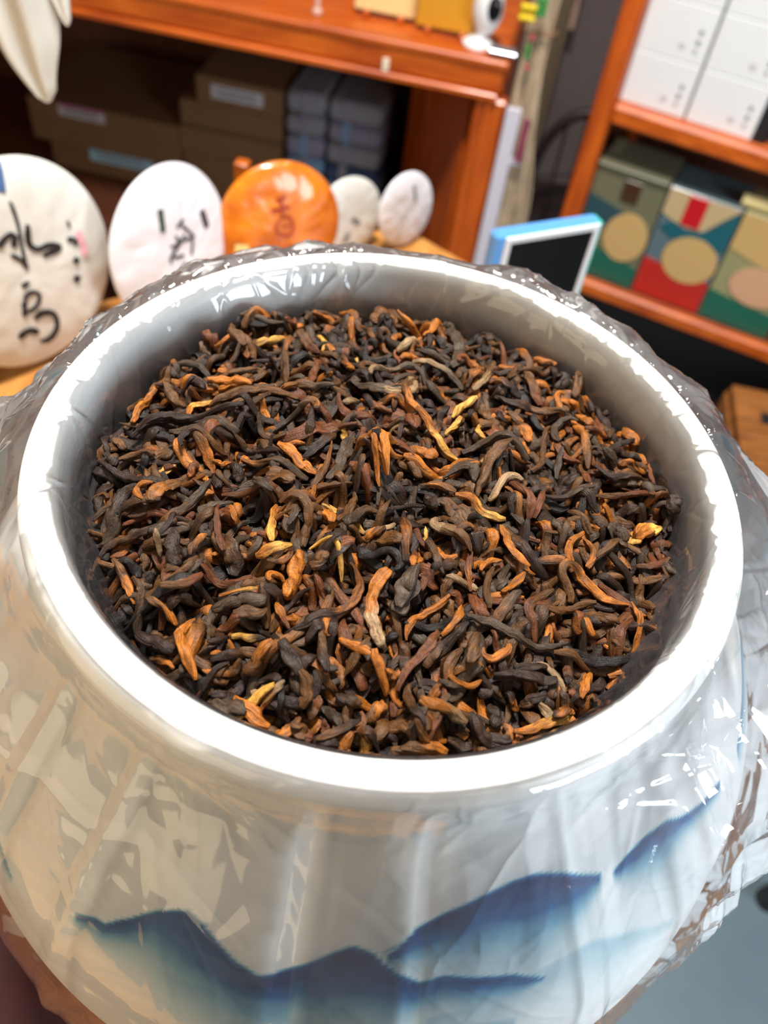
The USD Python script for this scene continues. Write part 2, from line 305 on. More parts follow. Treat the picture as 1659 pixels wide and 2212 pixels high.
# on the viewer's side the film lies on the shoulder
cl = front * np.clip((SS - sl - 0.003) / 0.006, 0, 1) * np.clip((0.135 - (SS - sl)) / 0.05, 0, 1) * 0.93
rr = np.where(outside, rr * (1 - cl) + (jr + np.maximum(h, 0)) * cl, rr)
bag_v = np.stack([rr * np.sin(TH), -rr * np.cos(TH), zz], -1).reshape(-1, 3)
bag_m = grid_faces(bag_v, NS, NP, caps=False)
film = usdkit.material(stage, '/World/Looks/clear_film', {
    "f": ("fresnel", {"IOR": 1.5}), "k": ("math", {"math_type": "multiply_add", "value2": 1.0, "value3": 0.012, "use_clamp": True}),
    "t": ("transparent_bsdf", {"color": (0.97, 0.97, 0.97)}), "g": ("glossy_bsdf", {"color": (1, 1, 1), "roughness": 0.045}),
    "d": ("translucent_bsdf", {"color": (0.92, 0.89, 0.95)}), "w": ("diffuse_bsdf", {"color": (0.92, 0.89, 0.95)}), "dw": ("mix_closure", {"fac": 0.5}),
    "h": ("mix_closure", {"fac": 0.085}), "m": ("mix_closure", {}), "ly": ("attribute", {"attribute": "film_haze"})},
    [("ly.fac", "h.fac"), ("f.fac", "k.value1"), ("k.value", "m.fac"), ("d.BSDF", "dw.closure1"), ("w.BSDF", "dw.closure2"), ("t.BSDF", "h.closure1"), ("dw.closure", "h.closure2"), ("h.closure", "m.closure1"), ("g.BSDF", "m.closure2")], surface="m.closure")
bag_p = obj('plastic_bag', bag_m, film, smooth=True, label='clear crinkled plastic bag lining the jar and folded down over its rim', cat='bag')
film_haze = 0.05 - 0.025 * front * out + 0.05 * inn * (lump(-70, 35) + lump(68, 25)) + 0.10 * flare + 0.10 * flare * lump(72, 45) + 0.05 * flare * patch + 0.03 * inn * lump(68, 25)   # haze painted in to brighten film folded double at the back and right
UsdGeom.PrimvarsAPI(bag_p).CreatePrimvar('film_haze', Sdf.ValueTypeNames.FloatArray, 'vertex').Set(Vt.FloatArray.FromNumpy(film_haze.reshape(-1).astype(np.float32)))

# ---------------------------------------------------------------- tea
def mound(r):
    return -0.004 - 0.009 * np.minimum(r / 0.07, 1.03) ** 2.5
TONE = {'D': lin(49, 34, 26), 'G': lin(72, 57, 44), 'B': lin(94, 62, 33), 'R': lin(102, 57, 30), 'O': lin(166, 98, 33), 'Y': lin(210, 156, 72), 'P': lin(144, 116, 84), 'K': lin(36, 30, 28)}
GN, GX = 420, 0.074
H = np.full((GN, GN), -0.02); ID = np.full((GN, GN), -1, int)
gx = np.linspace(-GX, GX, GN); RR = np.hypot(*np.meshgrid(gx, gx)); H = mound(RR) - 0.0062
cell = gx[1] - gx[0]
def drape(xy, w, fl, idn, tilt=0.0, lift=0.0, soft=2.2):
    """Lays a strand of half-widths w along xy on what is there and adds it to the heap's height field."""
    n = len(xy); ij = np.clip(((xy + GX) / cell).round().astype(int), 3, GN - 4)
    t = np.gradient(xy, axis=0); t /= np.linalg.norm(t, axis=1)[:, None] + 1e-9; sd = np.stack([-t[:, 1], t[:, 0]], 1)
    hh = 0
    for k in (-0.6, 0, 0.6):
        q = np.clip(((xy + sd * (w * k)[:, None] + GX) / cell).round().astype(int), 0, GN - 1); hh = hh + H[q[:, 1], q[:, 0]] / 3
    z = hh + w * fl * 0.55
    hi = gaussian_filter1d(z, soft, mode='nearest'); z = gaussian_filter1d(np.maximum(z, hi), soft, mode='nearest') + tilt * (np.linspace(0, 1, n) - 0.5) + lift
    for i in range(n):
        k = int(w[i] / cell) + 1; a, b = ij[i]
        x0, x1, y0, y1 = max(a - k, 0), min(a + k + 1, GN), max(b - k, 0), min(b + k + 1, GN)
        d2 = (gx[x0:x1] - xy[i, 0])[None] ** 2 + (gx[y0:y1] - xy[i, 1])[:, None] ** 2
        top = z[i] + fl * np.sqrt(np.maximum(w[i] ** 2 - d2, 0)); up_ = (d2 < w[i] ** 2) & (top > H[y0:y1, x0:x1])
        H[y0:y1, x0:x1][up_] = top[up_]; ID[y0:y1, x0:x1][up_] = idn
    return np.c_[xy, z]
def leaf_mesh(pts, w, fl, g, n=12):
    """A rolled dry leaf: a tapering, ribbed, twisted strand, its flatness fl the height over the width."""
    m = len(pts); t = np.gradient(pts, axis=0); t /= np.linalg.norm(t, axis=1)[:, None] + 1e-12
    a = np.cross(t, [0, 0, 1.0]); a /= np.linalg.norm(a, axis=1)[:, None] + 1e-9; b = np.cross(a, t)
    s = np.linspace(0, 1, m); roll = g.uniform(-0.6, 0.6) + g.uniform(-1.6, 1.6) * (s - 0.5) * (1.2 if fl < 0.75 else 2)
    a, b = a * np.cos(roll)[:, None] + b * np.sin(roll)[:, None], -a * np.sin(roll)[:, None] + b * np.cos(roll)[:, None]
    th = np.linspace(0, 2 * np.pi, n, endpoint=False); k = g.integers(3, 6); ph = g.uniform(0, 6.28); tw = g.uniform(-3, 3)
    rib = 1 + g.uniform(0.10, 0.24) * (1 - 2 * np.abs(np.sin((k * th[None] + ph + tw * s[:, None]) / 2))) + 0.10 * np.cos(2 * th[None] + g.uniform(0, 6) + 4 * tw * s[:, None])
    fold = g.uniform(0.25, 0.7) if fl < 0.75 else g.uniform(0, 0.3)
    ca, sa = np.cos(th)[None] * rib, np.sin(th)[None] * rib * fl
    sa = sa + fold * fl * (np.abs(np.cos(th))[None] ** 1.5 - 0.5)
    rough = meshkit.noise(np.stack([np.broadcast_to(s[:, None] * m * 0.45, ca.shape), np.broadcast_to(np.cos(th)[None] * 1.3, ca.shape), np.broadcast_to(np.sin(th)[None] * 1.3 + g.uniform(0, 99), ca.shape)], -1), int(g.integers(99))) - 0.5
    q = 1 + 0.34 * rough
    v = pts[:, None] + w[:, None, None] * ((ca * q)[..., None] * a[:, None] + (sa * q)[..., None] * b[:, None])
    L_ = np.linalg.norm(np.diff(pts, axis=0), axis=1).sum() * 1e3; o_ = g.uniform(0, 40, 3)
    gr = np.stack([np.broadcast_to(s[:, None] * L_ * 0.35, ca.shape), np.broadcast_to(np.cos(th)[None], ca.shape) * 2.6, np.broadcast_to(np.sin(th)[None], ca.shape) * 2.6], -1).reshape(-1, 3) + o_
    gr = np.vstack([gr, gr[:n].mean(0), gr[-n:].mean(0)])
    return grid_faces(v.reshape(-1, 3), m, n), rough, gr
def leaf_colour(code, rough, g, m, n):
    c = np.array([TONE[x] for x in code]); c = c * g.uniform(0.70, 1.02)
    s = np.linspace(0, 1, m)[:, None, None] + 0.5 * rough[..., None]
    col = c[0] + (c[-1] - c[0]) * np.clip((s - 0.3) / 0.4, 0, 1)
    if g.uniform() < 0.35 and len(code) == 1 and code not in 'YPK':        # a browner patch
        o = np.array(TONE['O' if g.uniform() < 0.5 else 'B']); c0 = g.uniform(0, 1); f = 0.55 * np.exp(-((s - c0) / 0.22) ** 2); col = col * (1 - f) + o * f
    col = col * (1 + 0.7 * rough[..., None])
    col = np.clip(col.reshape(-1, 3), 0.004, 1)
    return np.vstack([col, col[:n].mean(0), col[-n:].mean(0)])
tea_mat = usdkit.material(stage, '/World/Looks/dry_tea', {
    "a": ("attribute", {"attribute": "tint"}), "u": ("attribute", {"attribute": "grain"}), "n": ("noise_texture", {"scale": 1.0, "detail": 4.0, "roughness": 0.65}),
    "tc": ("texture_coordinate", {}), "n2": ("noise_texture", {"scale": 1100.0, "detail": 3.0, "roughness": 0.7}), "ad": ("math", {"math_type": "multiply_add", "value2": 0.45}),
    "v": ("map_range", {"from_min": 0.5, "from_max": 0.95, "to_min": 0.35, "to_max": 1.7}), "c": ("combine_xyz", {}), "mx": ("vector_math", {"math_type": "multiply"}),
    "b": ("bump", {"strength": 0.9, "distance": 0.0007}), "p": ("principled_bsdf", {"roughness": 0.44, "specular_ior_level": 0.4})},
    [("u.vector", "n.vector"), ("tc.object", "n2.vector"), ("n2.fac", "ad.value1"), ("n.fac", "ad.value3"), ("ad.value", "v.value"), ("v.result", "c.x"), ("v.result", "c.y"), ("v.result", "c.z"), ("a.vector", "mx.vector1"), ("c.vector", "mx.vector2"), ("mx.vector", "p.base_color"), ("ad.value", "b.height"), ("b.normal", "p.normal")], surface="p.BSDF")
def width_profile(n, g, kind):
    s = np.linspace(0, 1, n)
    a, b = g.uniform(0.25, 0.75, 2)
    e = np.minimum(1, np.minimum(a + (1 - a) * s / 0.22, b + (1 - b) * (1 - s) / 0.22)); e[0] *= 0.75; e[-1] *= 0.75
    wav = np.interp(s, np.linspace(0, 1, 7), g.uniform(0.82, 1.15, 7))
    return gaussian_filter1d(e * wav, 0.8, mode='nearest')
WD = {}
leaves = []                      # (vertices, faces, colours, id, code)
def add_leaf(xy, half, code, idn, g, n, flat_=None, tilt=0.0, lift=0.0, soft=2.2, sides=12):
    fl = flat_ if flat_ is not None else (0.5 if half > 0.0017 else 0.85)
    w = half * width_profile(n, g, fl)
    p = drape(xy, w, fl, idn, tilt, lift, soft)
    p2 = p.copy(); p2 += gaussian_filter1d(g.normal(0, 1, p.shape), 1.0, axis=0) * (0.22 * w)[:, None]; mesh, rough, gr = leaf_mesh(p2, w, fl, g, sides)
    WD[idn] = half
    leaves.append((mesh.vertices, mesh.faces, leaf_colour(code, rough, g, n, sides), idn, code, p, gr))
def random_leaf(idn, g, top):
    rad = 0.069 * math.sqrt(g.uniform(0, 1)); az = g.uniform(0, 6.283); c = rad * np.array([math.cos(az), math.sin(az)])
    L = g.choice([g.uniform(0.004, 0.008), g.uniform(0.008, 0.014), g.uniform(0.013, 0.022)], p=[0.38, 0.45, 0.17]); half = g.uniform(0.0007, 0.00135) if g.uniform() < 0.85 else g.uniform(0.0014, 0.0024)
    n = 16 if L > 0.008 else 12
    ang = g.uniform(0, 6.283) + np.cumsum(gaussian_filter1d(g.normal(0, 1, n), 3, mode='nearest') * g.uniform(0.05, 0.5)) + g.normal(0, 0.045) * np.arange(n)
    st = np.stack([np.cos(ang), np.sin(ang)], 1) * L / n; xy = np.cumsum(st, 0); xy += c - xy.mean(0)
    r = np.hypot(*xy.T); xy *= np.minimum(1, 0.0688 / np.maximum(r, 1e-9))[:, None]
    code = g.choice(['D', 'G', 'B', 'R', 'O', 'K', 'BO', 'DB', 'RO', 'GB', 'Y', 'P'], p=[.31, .15, .17, .10, .05, .06, .05, .05, .02, .03, .005, .005])
    add_leaf(xy, half, str(code), idn, g, n, tilt=g.normal(0, 0.28) * min(L, 0.012), soft=1.2, sides=10)
NF = 3000
for i in range(NF):
    random_leaf(i, rng, i > NF - 900)
TRACED = """G|238|-537,19 -469,27 -415,20 -367,7
D|180|-606,2 -555,37 -498,56 -376,59
BO|232|-471,-24 -434,-44 -401,-94
DB|175|-475,-73 -479,-39 -463,-24 -421,-35 -380,-39
G|183|-344,-59 -298,-72 -246,-80 -183,-89
O|270|-269,-8 -239,-20 -205,-52 -167,-71
G|289|-100,71 -116,-2 -123,-78 -134,-106
D|203|-143,64 -166,11 -203,-46
B|153|-145,4 -149,-62 -168,-127
B|373|-271,-124 -247,-130 -208,-154
G|186|-300,-113 -278,-159 -244,-178
B|234|-223,-208 -193,-194 -162,-221 -156,-251 -155,-294
OY|187|-236,-182 -233,-241 -222,-300
G|129|-184,-220 -187,-243 -193,-266
GB|220|-393,-139 -415,-198 -455,-256 -505,-288
G|227|-334,-176 -367,-194 -388,-215 -388,-242
R|161|-352,-225 -344,-273 -314,-332
O|163|-335,-204 -309,-251
RO|194|-78,87 -74,36 -43,-50 -19,-112
O|192|-9,23 -30,-26 -21,-67 -6,-94
O|226|-137,-156 -119,-195 -107,-243
B|202|-71,-118 -74,-177 -93,-236
G|256|-10,-150 -42,-161 -60,-193 -74,-241
P|145|28,-184 2,-213 -32,-233
D|208|45,-176 49,-239 56,-326
OY|263|-245,-340 -213,-324 -178,-302
B|210|-222,-345 -190,-333 -174,-306
O|329|-159,-312 -158,-352 -171,-405
Y|123|-140,-300 -109,-291 -80,-315 -62,-356
B|277|-128,-359 -99,-330
BO|159|-381,-351 -375,-318 -358,-300
R|200|-370,-366 -342,-375 -304,-387 -243,-380
RB|222|-345,-391 -371,-428 -411,-446
P|142|-466,-308 -448,-344
D|317|-433,-293 -419,-342 -398,-380
G|304|-310,-448 -258,-433 -204,-432
OY|88|-301,-428 -261,-422 -224,-416
B|269|-263,-468 -231,-461 -198,-442
O|231|-338,-476 -356,-519 -339,-555 -303,-604
YD|166|-258,-503 -227,-492 -190,-495
OR|168|-186,-418 -166,-449 -146,-478
D|221|-152,-496 -111,-469 -61,-429 -29,-389 -25,-350 -51,-322
OP|289|29,-335 8,-383 11,-427 43,-482
G|379|84,-320 69,-371 60,-411
O|213|-44,-487 3,-507 41,-534 63,-573
B|181|12,-477 -5,-515 -23,-548
BD|246|-193,-512 -246,-539 -284,-563
OB|294|-171,-520 -192,-543 -212,-571
D|325|-154,-521 -132,-548 -105,-583
BD|213|-85,-480 -71,-522 -60,-564
BO|181|-417,-544 -388,-552 -356,-573
BO|169|-442,-459 -405,-467 -375,-486
D|113|-247,-562 -275,-585 -286,-618
B|409|-466,-139 -490,-175 -500,-231
R|228|-437,-92 -450,-128
D|202|-379,6 -317,-20 -259,-55
O|134|-408,-69 -366,-64
O|161|-278,-256 -256,-258
O|145|-203,-386 -211,-372 -201,-362 -181,-367
K|203|-36,-299 3,-300 31,-298 49,-323 42,-341
BO|196|9,-243 -30,-268
RO|159|78,-272 77,-322
G|137|-100,-363 -80,-398
OY|222|35,151 74,125 106,85 165,66
Y|188|149,183 131,140 117,112
G|210|163,89 220,117 270,103 321,73
BO|245|278,161 307,153 314,94
B|235|271,86 231,34 213,-15 204,-64
B|165|383,248 368,175 363,111 337,67
G|192|452,266 420,276 396,240 408,191
G|185|414,175 405,92
BR|210|459,137 462,73 458,16
DG|164|362,-28 420,-19 475,12
BR|170|493,35 560,63 605,61 630,45
OY|219|154,-77 197,-81 237,-101 276,-109
B|209|72,-66 114,-61 154,-77
PB|256|118,-140 125,-177 160,-200 200,-231
O|190|262,-142 272,-181 288,-217 327,-250
D|294|277,-133 302,-178 334,-213 376,-236
R|223|277,-7 310,-29 327,-100
R|161|358,-24 339,-96
O|149|455,-107 422,-151 418,-180 432,-195 449,-192
O|172|454,-122 478,-146 465,-191
BO|219|430,-287 411,-247 403,-220 422,-203 449,-210 473,-228 516,-252 560,-263
O|151|560,-263 578,-305 573,-361
B|185|360,-327 404,-318 445,-287 488,-269
BR|210|388,-270 355,-304 331,-346 343,-377 352,-405
O|194|442,-308 453,-340 476,-363
B|214|453,-300 503,-313 526,-325
P|211|151,-302 190,-297 223,-305
G|214|108,-203 118,-259 144,-311
O|179|129,-230 139,-254 171,-246
O|129|225,-272 244,-237 270,-228
B|162|254,-248 241,-301 249,-359
O|163|320,-252 299,-287 268,-327
GB|230|308,-313 284,-350 262,-394
R|264|210,-321 224,-357 244,-387
O|177|165,-339 124,-383 90,-423 88,-456
O|157|189,-365 185,-400 155,-447
G|178|199,-401 248,-397 302,-413 342,-418 414,-407
K|209|410,-386 451,-404 503,-400 576,-370
O|155|240,-457 249,-474 268,-470 290,-438
R|238|149,-422 130,-469 99,-517 83,-566
D|251|204,-414 166,-458 131,-504
B|241|226,-435 219,-468 213,-507
D|217|270,-502 318,-484 360,-481
O|202|22,-517 47,-546 64,-574
G|379|88,-319 68,-359 61,-411
D|207|43,-181 51,-251 60,-321
O|171|470,-428 457,-487
O|260|522,-420 553,-404 525,-440
OY|353|624,-17 596,-49 577,-77
R|216|-32,57 6,43 47,-8
O|200|3,31 -27,-15 -22,-56 -5,-99
O|295|34,38 66,35 103,27
D|319|93,-82 113,-127
D|263|187,-99 202,-129
R|164|203,-226 199,-270 210,-317
Y|148|200,186 198,147 227,138
B|177|423,-44 447,-66 471,-107
G|348|523,-58 551,-82 566,-105
B|197|537,-107 486,-167
O|268|589,349 601,328 626,278
BO|198|590,232 624,237 645,209
G|240|123,-25 181,3 191,-47
P|233|305,-4 281,10 254,-25 235,-56
BO|235|-614,268 -623,164 -631,102 -631,32
D|194|-620,-12 -586,25 -544,41 -463,55 -367,69
D|222|-680,-80 -624,-113 -576,-133 -497,-140
DG|292|-555,-165 -578,-227 -596,-301 -614,-304
B|199|-540,-85 -593,-70 -627,-84
BO|195|-543,-365 -511,-401 -472,-452
G|209|-458,-430 -457,-468 -451,-510
D|207|-469,-281 -521,-303 -567,-324 -579,-351
B|126|-660,-184 -638,-182 -611,-205
OY|172|-504,65 -506,124 -448,142
B|200|-458,108 -417,147 -354,160
O|218|-455,170 -404,173 -371,183
D|233|-448,-507 -405,-524 -361,-542
B|223|-670,-4 -630,-28
O|173|-508,-186 -541,-196 -516,-230
OR|321|-474,243 -445,273
G|187|-598,297 -546,294 -508,264
B|233|-598,176 -551,130 -526,111
B|198|-461,209 -407,233 -374,250
PG|208|-89,244 -59,330 7,381 53,321
PG|212|11,399 85,385 153,334
GP|237|-136,256 -75,228 -18,224 26,303
P|198|-141,143 -110,193
BO|233|6,268 13,197 50,156
B|170|-318,308 -286,204
BG|249|-289,194 -232,186 -168,171
B|218|-464,105 -407,144 -320,154 -247,122
RO|208|-174,355 -134,281
B|198|-101,319 -122,340 -113,364 -92,358 -85,328
BP|238|223,490 206,376 177,323
G|305|87,578 129,485 115,384
O|214|79,638 29,497
OB|229|-222,648 -144,538
B|513|-117,576 -88,671
BO|250|-462,465 -438,524 -402,555
BY|291|-458,425 -402,421 -346,445
BR|276|-312,462 -236,376
B|301|-496,473 -455,363 -429,330
OB|255|301,615 346,504
O|222|345,592 370,577 411,548
GB|283|202,302 216,205
Y|190|131,195 152,233 188,254
B|310|318,450 364,339
D|291|230,343 303,322
O|199|-179,566 -162,484
O|256|-484,180 -416,179 -373,165
D|186|199,655 264,632
R|258|-231,343 -238,250
R|239|132,402 143,435 174,442 178,398
B|291|-75,676 -18,611 45,656
G|253|-7,685 15,685
G|302|94,679 145,670
D|314|422,539 451,516 477,491
O|147|462,506 488,481
B|243|469,499 453,404
BR|234|318,425 337,379 361,330
DB|238|236,310 295,301 375,303 420,292
BO|278|271,259 315,223 338,189
O|293|471,369 505,327
OD|233|493,475 517,396
D|230|528,437 565,346
DB|182|560,395 552,406
R|223|524,364 532,277
GB|195|576,370 547,277
O|273|595,339 626,277
RO|170|467,236 536,263
D|152|522,226 568,269 618,286
D|164|490,120 523,95 644,153
O|131|660,185 671,140
R|113|651,212 664,150
OY|369|589,-61 620,-31 657,0
R|177|663,-100 626,-138 588,-145
D|337|681,70 685,21
G|254|537,-65 562,-108
D|279|528,171 571,199 623,198
D|275|550,134 587,159 622,149
O|228|-224,-622 -186,-651 -147,-669
OP|141|-170,-645 -153,-622 -134,-593
BO|226|-95,-640 -118,-675 -134,-672
B|204|-108,-576 -88,-600 -93,-631
BD|174|-55,-683 -20,-662 22,-626
O|199|9,-653 8,-685 12,-685
G|330|-274,-623 -243,-637 -194,-657
R|147|76,-681 58,-682 51,-683 69,-682
RB|221|-64,-592 -74,-636
BO|266|39,-619 59,-576
BR|303|-104,-662 -62,-682
D|178|-269,-622 -218,-608
D|244|-35,-583 18,-601
D|276|-449,-510 -394,-534 -363,-546
R|175|-49,-624 -35,-652
BD|222|105,-545 112,-602 139,-648
OP|293|125,-597 166,-596 222,-604
P|181|368,-526 385,-567 372,-575
OY|208|318,-595 371,-576 439,-526
D|290|232,-574 264,-611 316,-608
B|239|87,-673 153,-666 195,-657 215,-650
B|264|257,-633 276,-627
D|230|192,-625 247,-627
BO|216|101,-677 189,-658
O|180|54,-543 81,-541
D|231|267,-498 310,-493 397,-482
D|186|309,-475 376,-458
O|197|476,-432 448,-506
RD|197|420,-442 422,-485
O|146|176,-527 205,-535 249,-502
G|162|160,-548 201,-545
D|201|302,-509 332,-534
D|239|337,-529 379,-505
O|119|424,-538 440,-525
D|280|275,-534 289,-584
D|226|387,-565 423,-538"""
traced = []
for i, l in enumerate(TRACED.splitlines()):
    code, wd, pts = l.split('|'); P2 = np.array([[float(v) for v in t.split(',')] for t in pts.split()]) * 1e-4
    L = np.linalg.norm(np.diff(P2, axis=0), axis=1).sum(); n = int(np.clip(L / 0.00055, 14, 48))
    add_leaf(spline(P2, n), int(wd) * 0.5e-5, code, NF + i, rng, n, tilt=rng.normal(0, 0.08) * min(L, 0.012), lift=0.0009, soft=3.5, sides=16)
    traced.append(NF + i)
seen = np.bincount(ID[ID >= 0], minlength=NF + len(traced))
single = set(traced) | set([i for i in np.argsort(-seen[:NF])][:300 - len(traced)])
def pixel(p):
    d = np.asarray(p) - CAM; z = d @ fw
    return np.stack([829.5 + 1800 * (d @ rt) / z, 1106 - 1800 * (d @ up) / z], -1)
HUE = {'D': 'dark brown', 'K': 'blackish', 'G': 'grey-brown', 'P': 'pale straw-coloured', 'B': 'mid brown', 'R': 'reddish brown', 'O': 'orange-brown', 'Y': 'golden'}
taken = {}
def describe(p, w, code):
    """Look and place of a leaf as the picture shows it: size, hue, shape, and where it lies by the clock of the jar's rim."""
    q = pixel(p); c_ = q[len(q) // 2]; L = np.linalg.norm(np.diff(p, axis=0), axis=1).sum(); straight = np.linalg.norm(p[-1] - p[0]) / L
    size = 'long' if L > 0.0155 else 'short' if L < 0.0085 else 'mid-length'; girth = 'broad' if w > 0.0016 else 'thin' if w < 0.00095 else ''
    shape = 'straight' if straight > 0.965 else 'curled' if straight < 0.8 else 'bent'
    hue = HUE[code[0]] + (' to ' + HUE[code[-1]].split()[-1] if len(code) > 1 and HUE[code[-1]] != HUE[code[0]] else '')
    e = (c_ - (820, 1165)) / (650, 510); rad = np.hypot(*e); hr = (math.degrees(math.atan2(e[0], -e[1])) % 360) / 30; h0 = int(hr) or 12
    HW = 'twelve one two three four five six seven eight nine ten eleven twelve'.split()
    clock = f"towards {HW[int(round(hr))]} o'clock" if abs(hr - round(hr)) < 0.25 else f"between {HW[h0]} and {HW[h0 % 12 + 1]} o'clock"
    place = 'at the very centre' if rad < 0.16 else f'{"near the centre" if rad < 0.42 else "halfway out" if rad < 0.68 else "near the edge" if rad < 0.87 else "at the edge"} {clock}'
    d = q[-1] - q[0]; a = math.degrees(math.atan2(-d[1], d[0])) % 180
    lie = 'level' if a < 22 or a > 158 else 'upright' if 68 < a < 112 else 'slanting right' if a < 90 else 'slanting left'
    one = ' '.join(f'{size} {girth} {hue} leaf'.split())
    for t_ in (f'{one}, {shape}, {place}', f'{one}, {lie}, {place}', f'{one}, {shape}, {lie}, {place}', *[f'{one}, {place}, {o_} one back' for o_ in ('second', 'third', 'fourth', 'fifth', 'sixth', 'seventh')]):
        if t_ not in taken: break
    taken[t_] = 1
    return t_
SPECIAL = {83: 'brown tea stalk bent into a tight hairpin loop, right of the middle of the heap', 100: 'blackest long straight strip of tea, lying at the lower right of the heap', 63: 'bright orange slanting twist above the middle of the heap, pointing down to the right', 64: 'short golden yellow curled bud right above the middle of the heap', 74: 'bright orange-gold straight bud just right of the middle of the heap', 81: 'orange leaf curled into an open ring at the right of the heap', 101: 'small orange leaf bent into a U, below the middle of the heap', 99: 'long thin grey-brown stalk running down to the right below the middle', 35: 'thick grey ribbed piece of straw stalk lying left below the middle', 39: 'dark strip with a bright yellow tip, lower left of the heap', 41: 'long dark arched strip at the lower middle of the heap', 38: 'orange S-shaped bud standing at the lower left of the heap', 12: 'orange upright bud with a golden tip left of the middle of the heap', 28: 'thin golden curly thread of leaf left of the middle', 42: 'broad pale orange twisted bud standing below the middle of the heap', 44: 'long orange curved bud at the bottom middle of the heap', 27: 'flat open orange leaf left of the middle of the heap', 145: 'pale straw stalk bent in an arch at the far middle of the heap', 146: 'pale straight straw stalk at the far middle, right of the arched one', 147: 'grey curly stalk with a pale end at the far middle of the heap', 154: 'brown leaf rolled into a small closed ring at the far side of the heap', 165: 'orange forked bud standing at the far right edge of the heap', 218: 'pale orange pointed bud, thick at one end, at the bottom middle of the heap', 219: 'short pale stub standing up at the bottom right of the heap', 220: 'flat orange bud lying behind the pale stub at the bottom right', 84: 'orange curved bud hanging down the right edge of the heap', 102: 'long reddish brown strip sloping down to the left below the middle', 127: 'long dark strip lying level at the upper left of the heap', 126: 'brown bud with a torn orange end at the upper left edge of the heap', 133: 'long dark stalk reaching the left edge of the heap', 196: 'flat light orange bud at the right edge of the heap', 93: 'thin brown hooked stalk standing right of the middle, hook uppermost'}
heap_v, heap_f, heap_c, heap_g, off = [], [], [], [], 0
for v, f, col, idn, code, p, gr in sorted(leaves, key=lambda x: -x[5][:, 1].mean()):
    if idn in single:
        pr_ = obj('tea_leaf', (v, f), tea_mat, smooth=True, label=SPECIAL.get(idn - NF) or describe(p, WD[idn], code), cat='tea leaf', group='tea leaves in the jar')
        colours(pr_, col); colours(pr_, gr, 'grain')
    else:
        heap_v.append(v); heap_f.append(f + off); heap_c.append(col); heap_g.append(gr); off += len(v)
lp = obj('loose_tea', (np.vstack(heap_v), np.vstack(heap_f)), tea_mat, smooth=True, label='heap of small dark tea leaves filling the jar between the larger ones', cat='loose tea', kind='stuff')
colours(lp, np.vstack(heap_c)); colours(lp, np.vstack(heap_g), 'grain')
mb = lathe([(0.0, -0.19)] + [(x, -0.19) for x in (0.05,)] + [(0.0685, -0.045), (0.0685, -0.019)] + [(r, float(mound(r)) - 0.0058) for r in np.linspace(0.066, 0.002, 30)] + [(0.0, -0.0098)], 160, caps=False)
nb = meshkit.fbm(mb.vertices * 420, 3, 9) - 0.5
mb.vertices[:, 2] += np.where(mb.vertices[:, 2] > -0.03, nb * 0.0022, 0)
fp = obj('packed_tea', mb, tea_mat, smooth=True, label='packed dark tea crumbs deep in the jar under the leaves', cat='loose tea', kind='stuff')
colours(fp, np.tile(lin(46, 33, 26), (len(mb.vertices), 1))); colours(fp, mb.vertices * 900, 'grain')

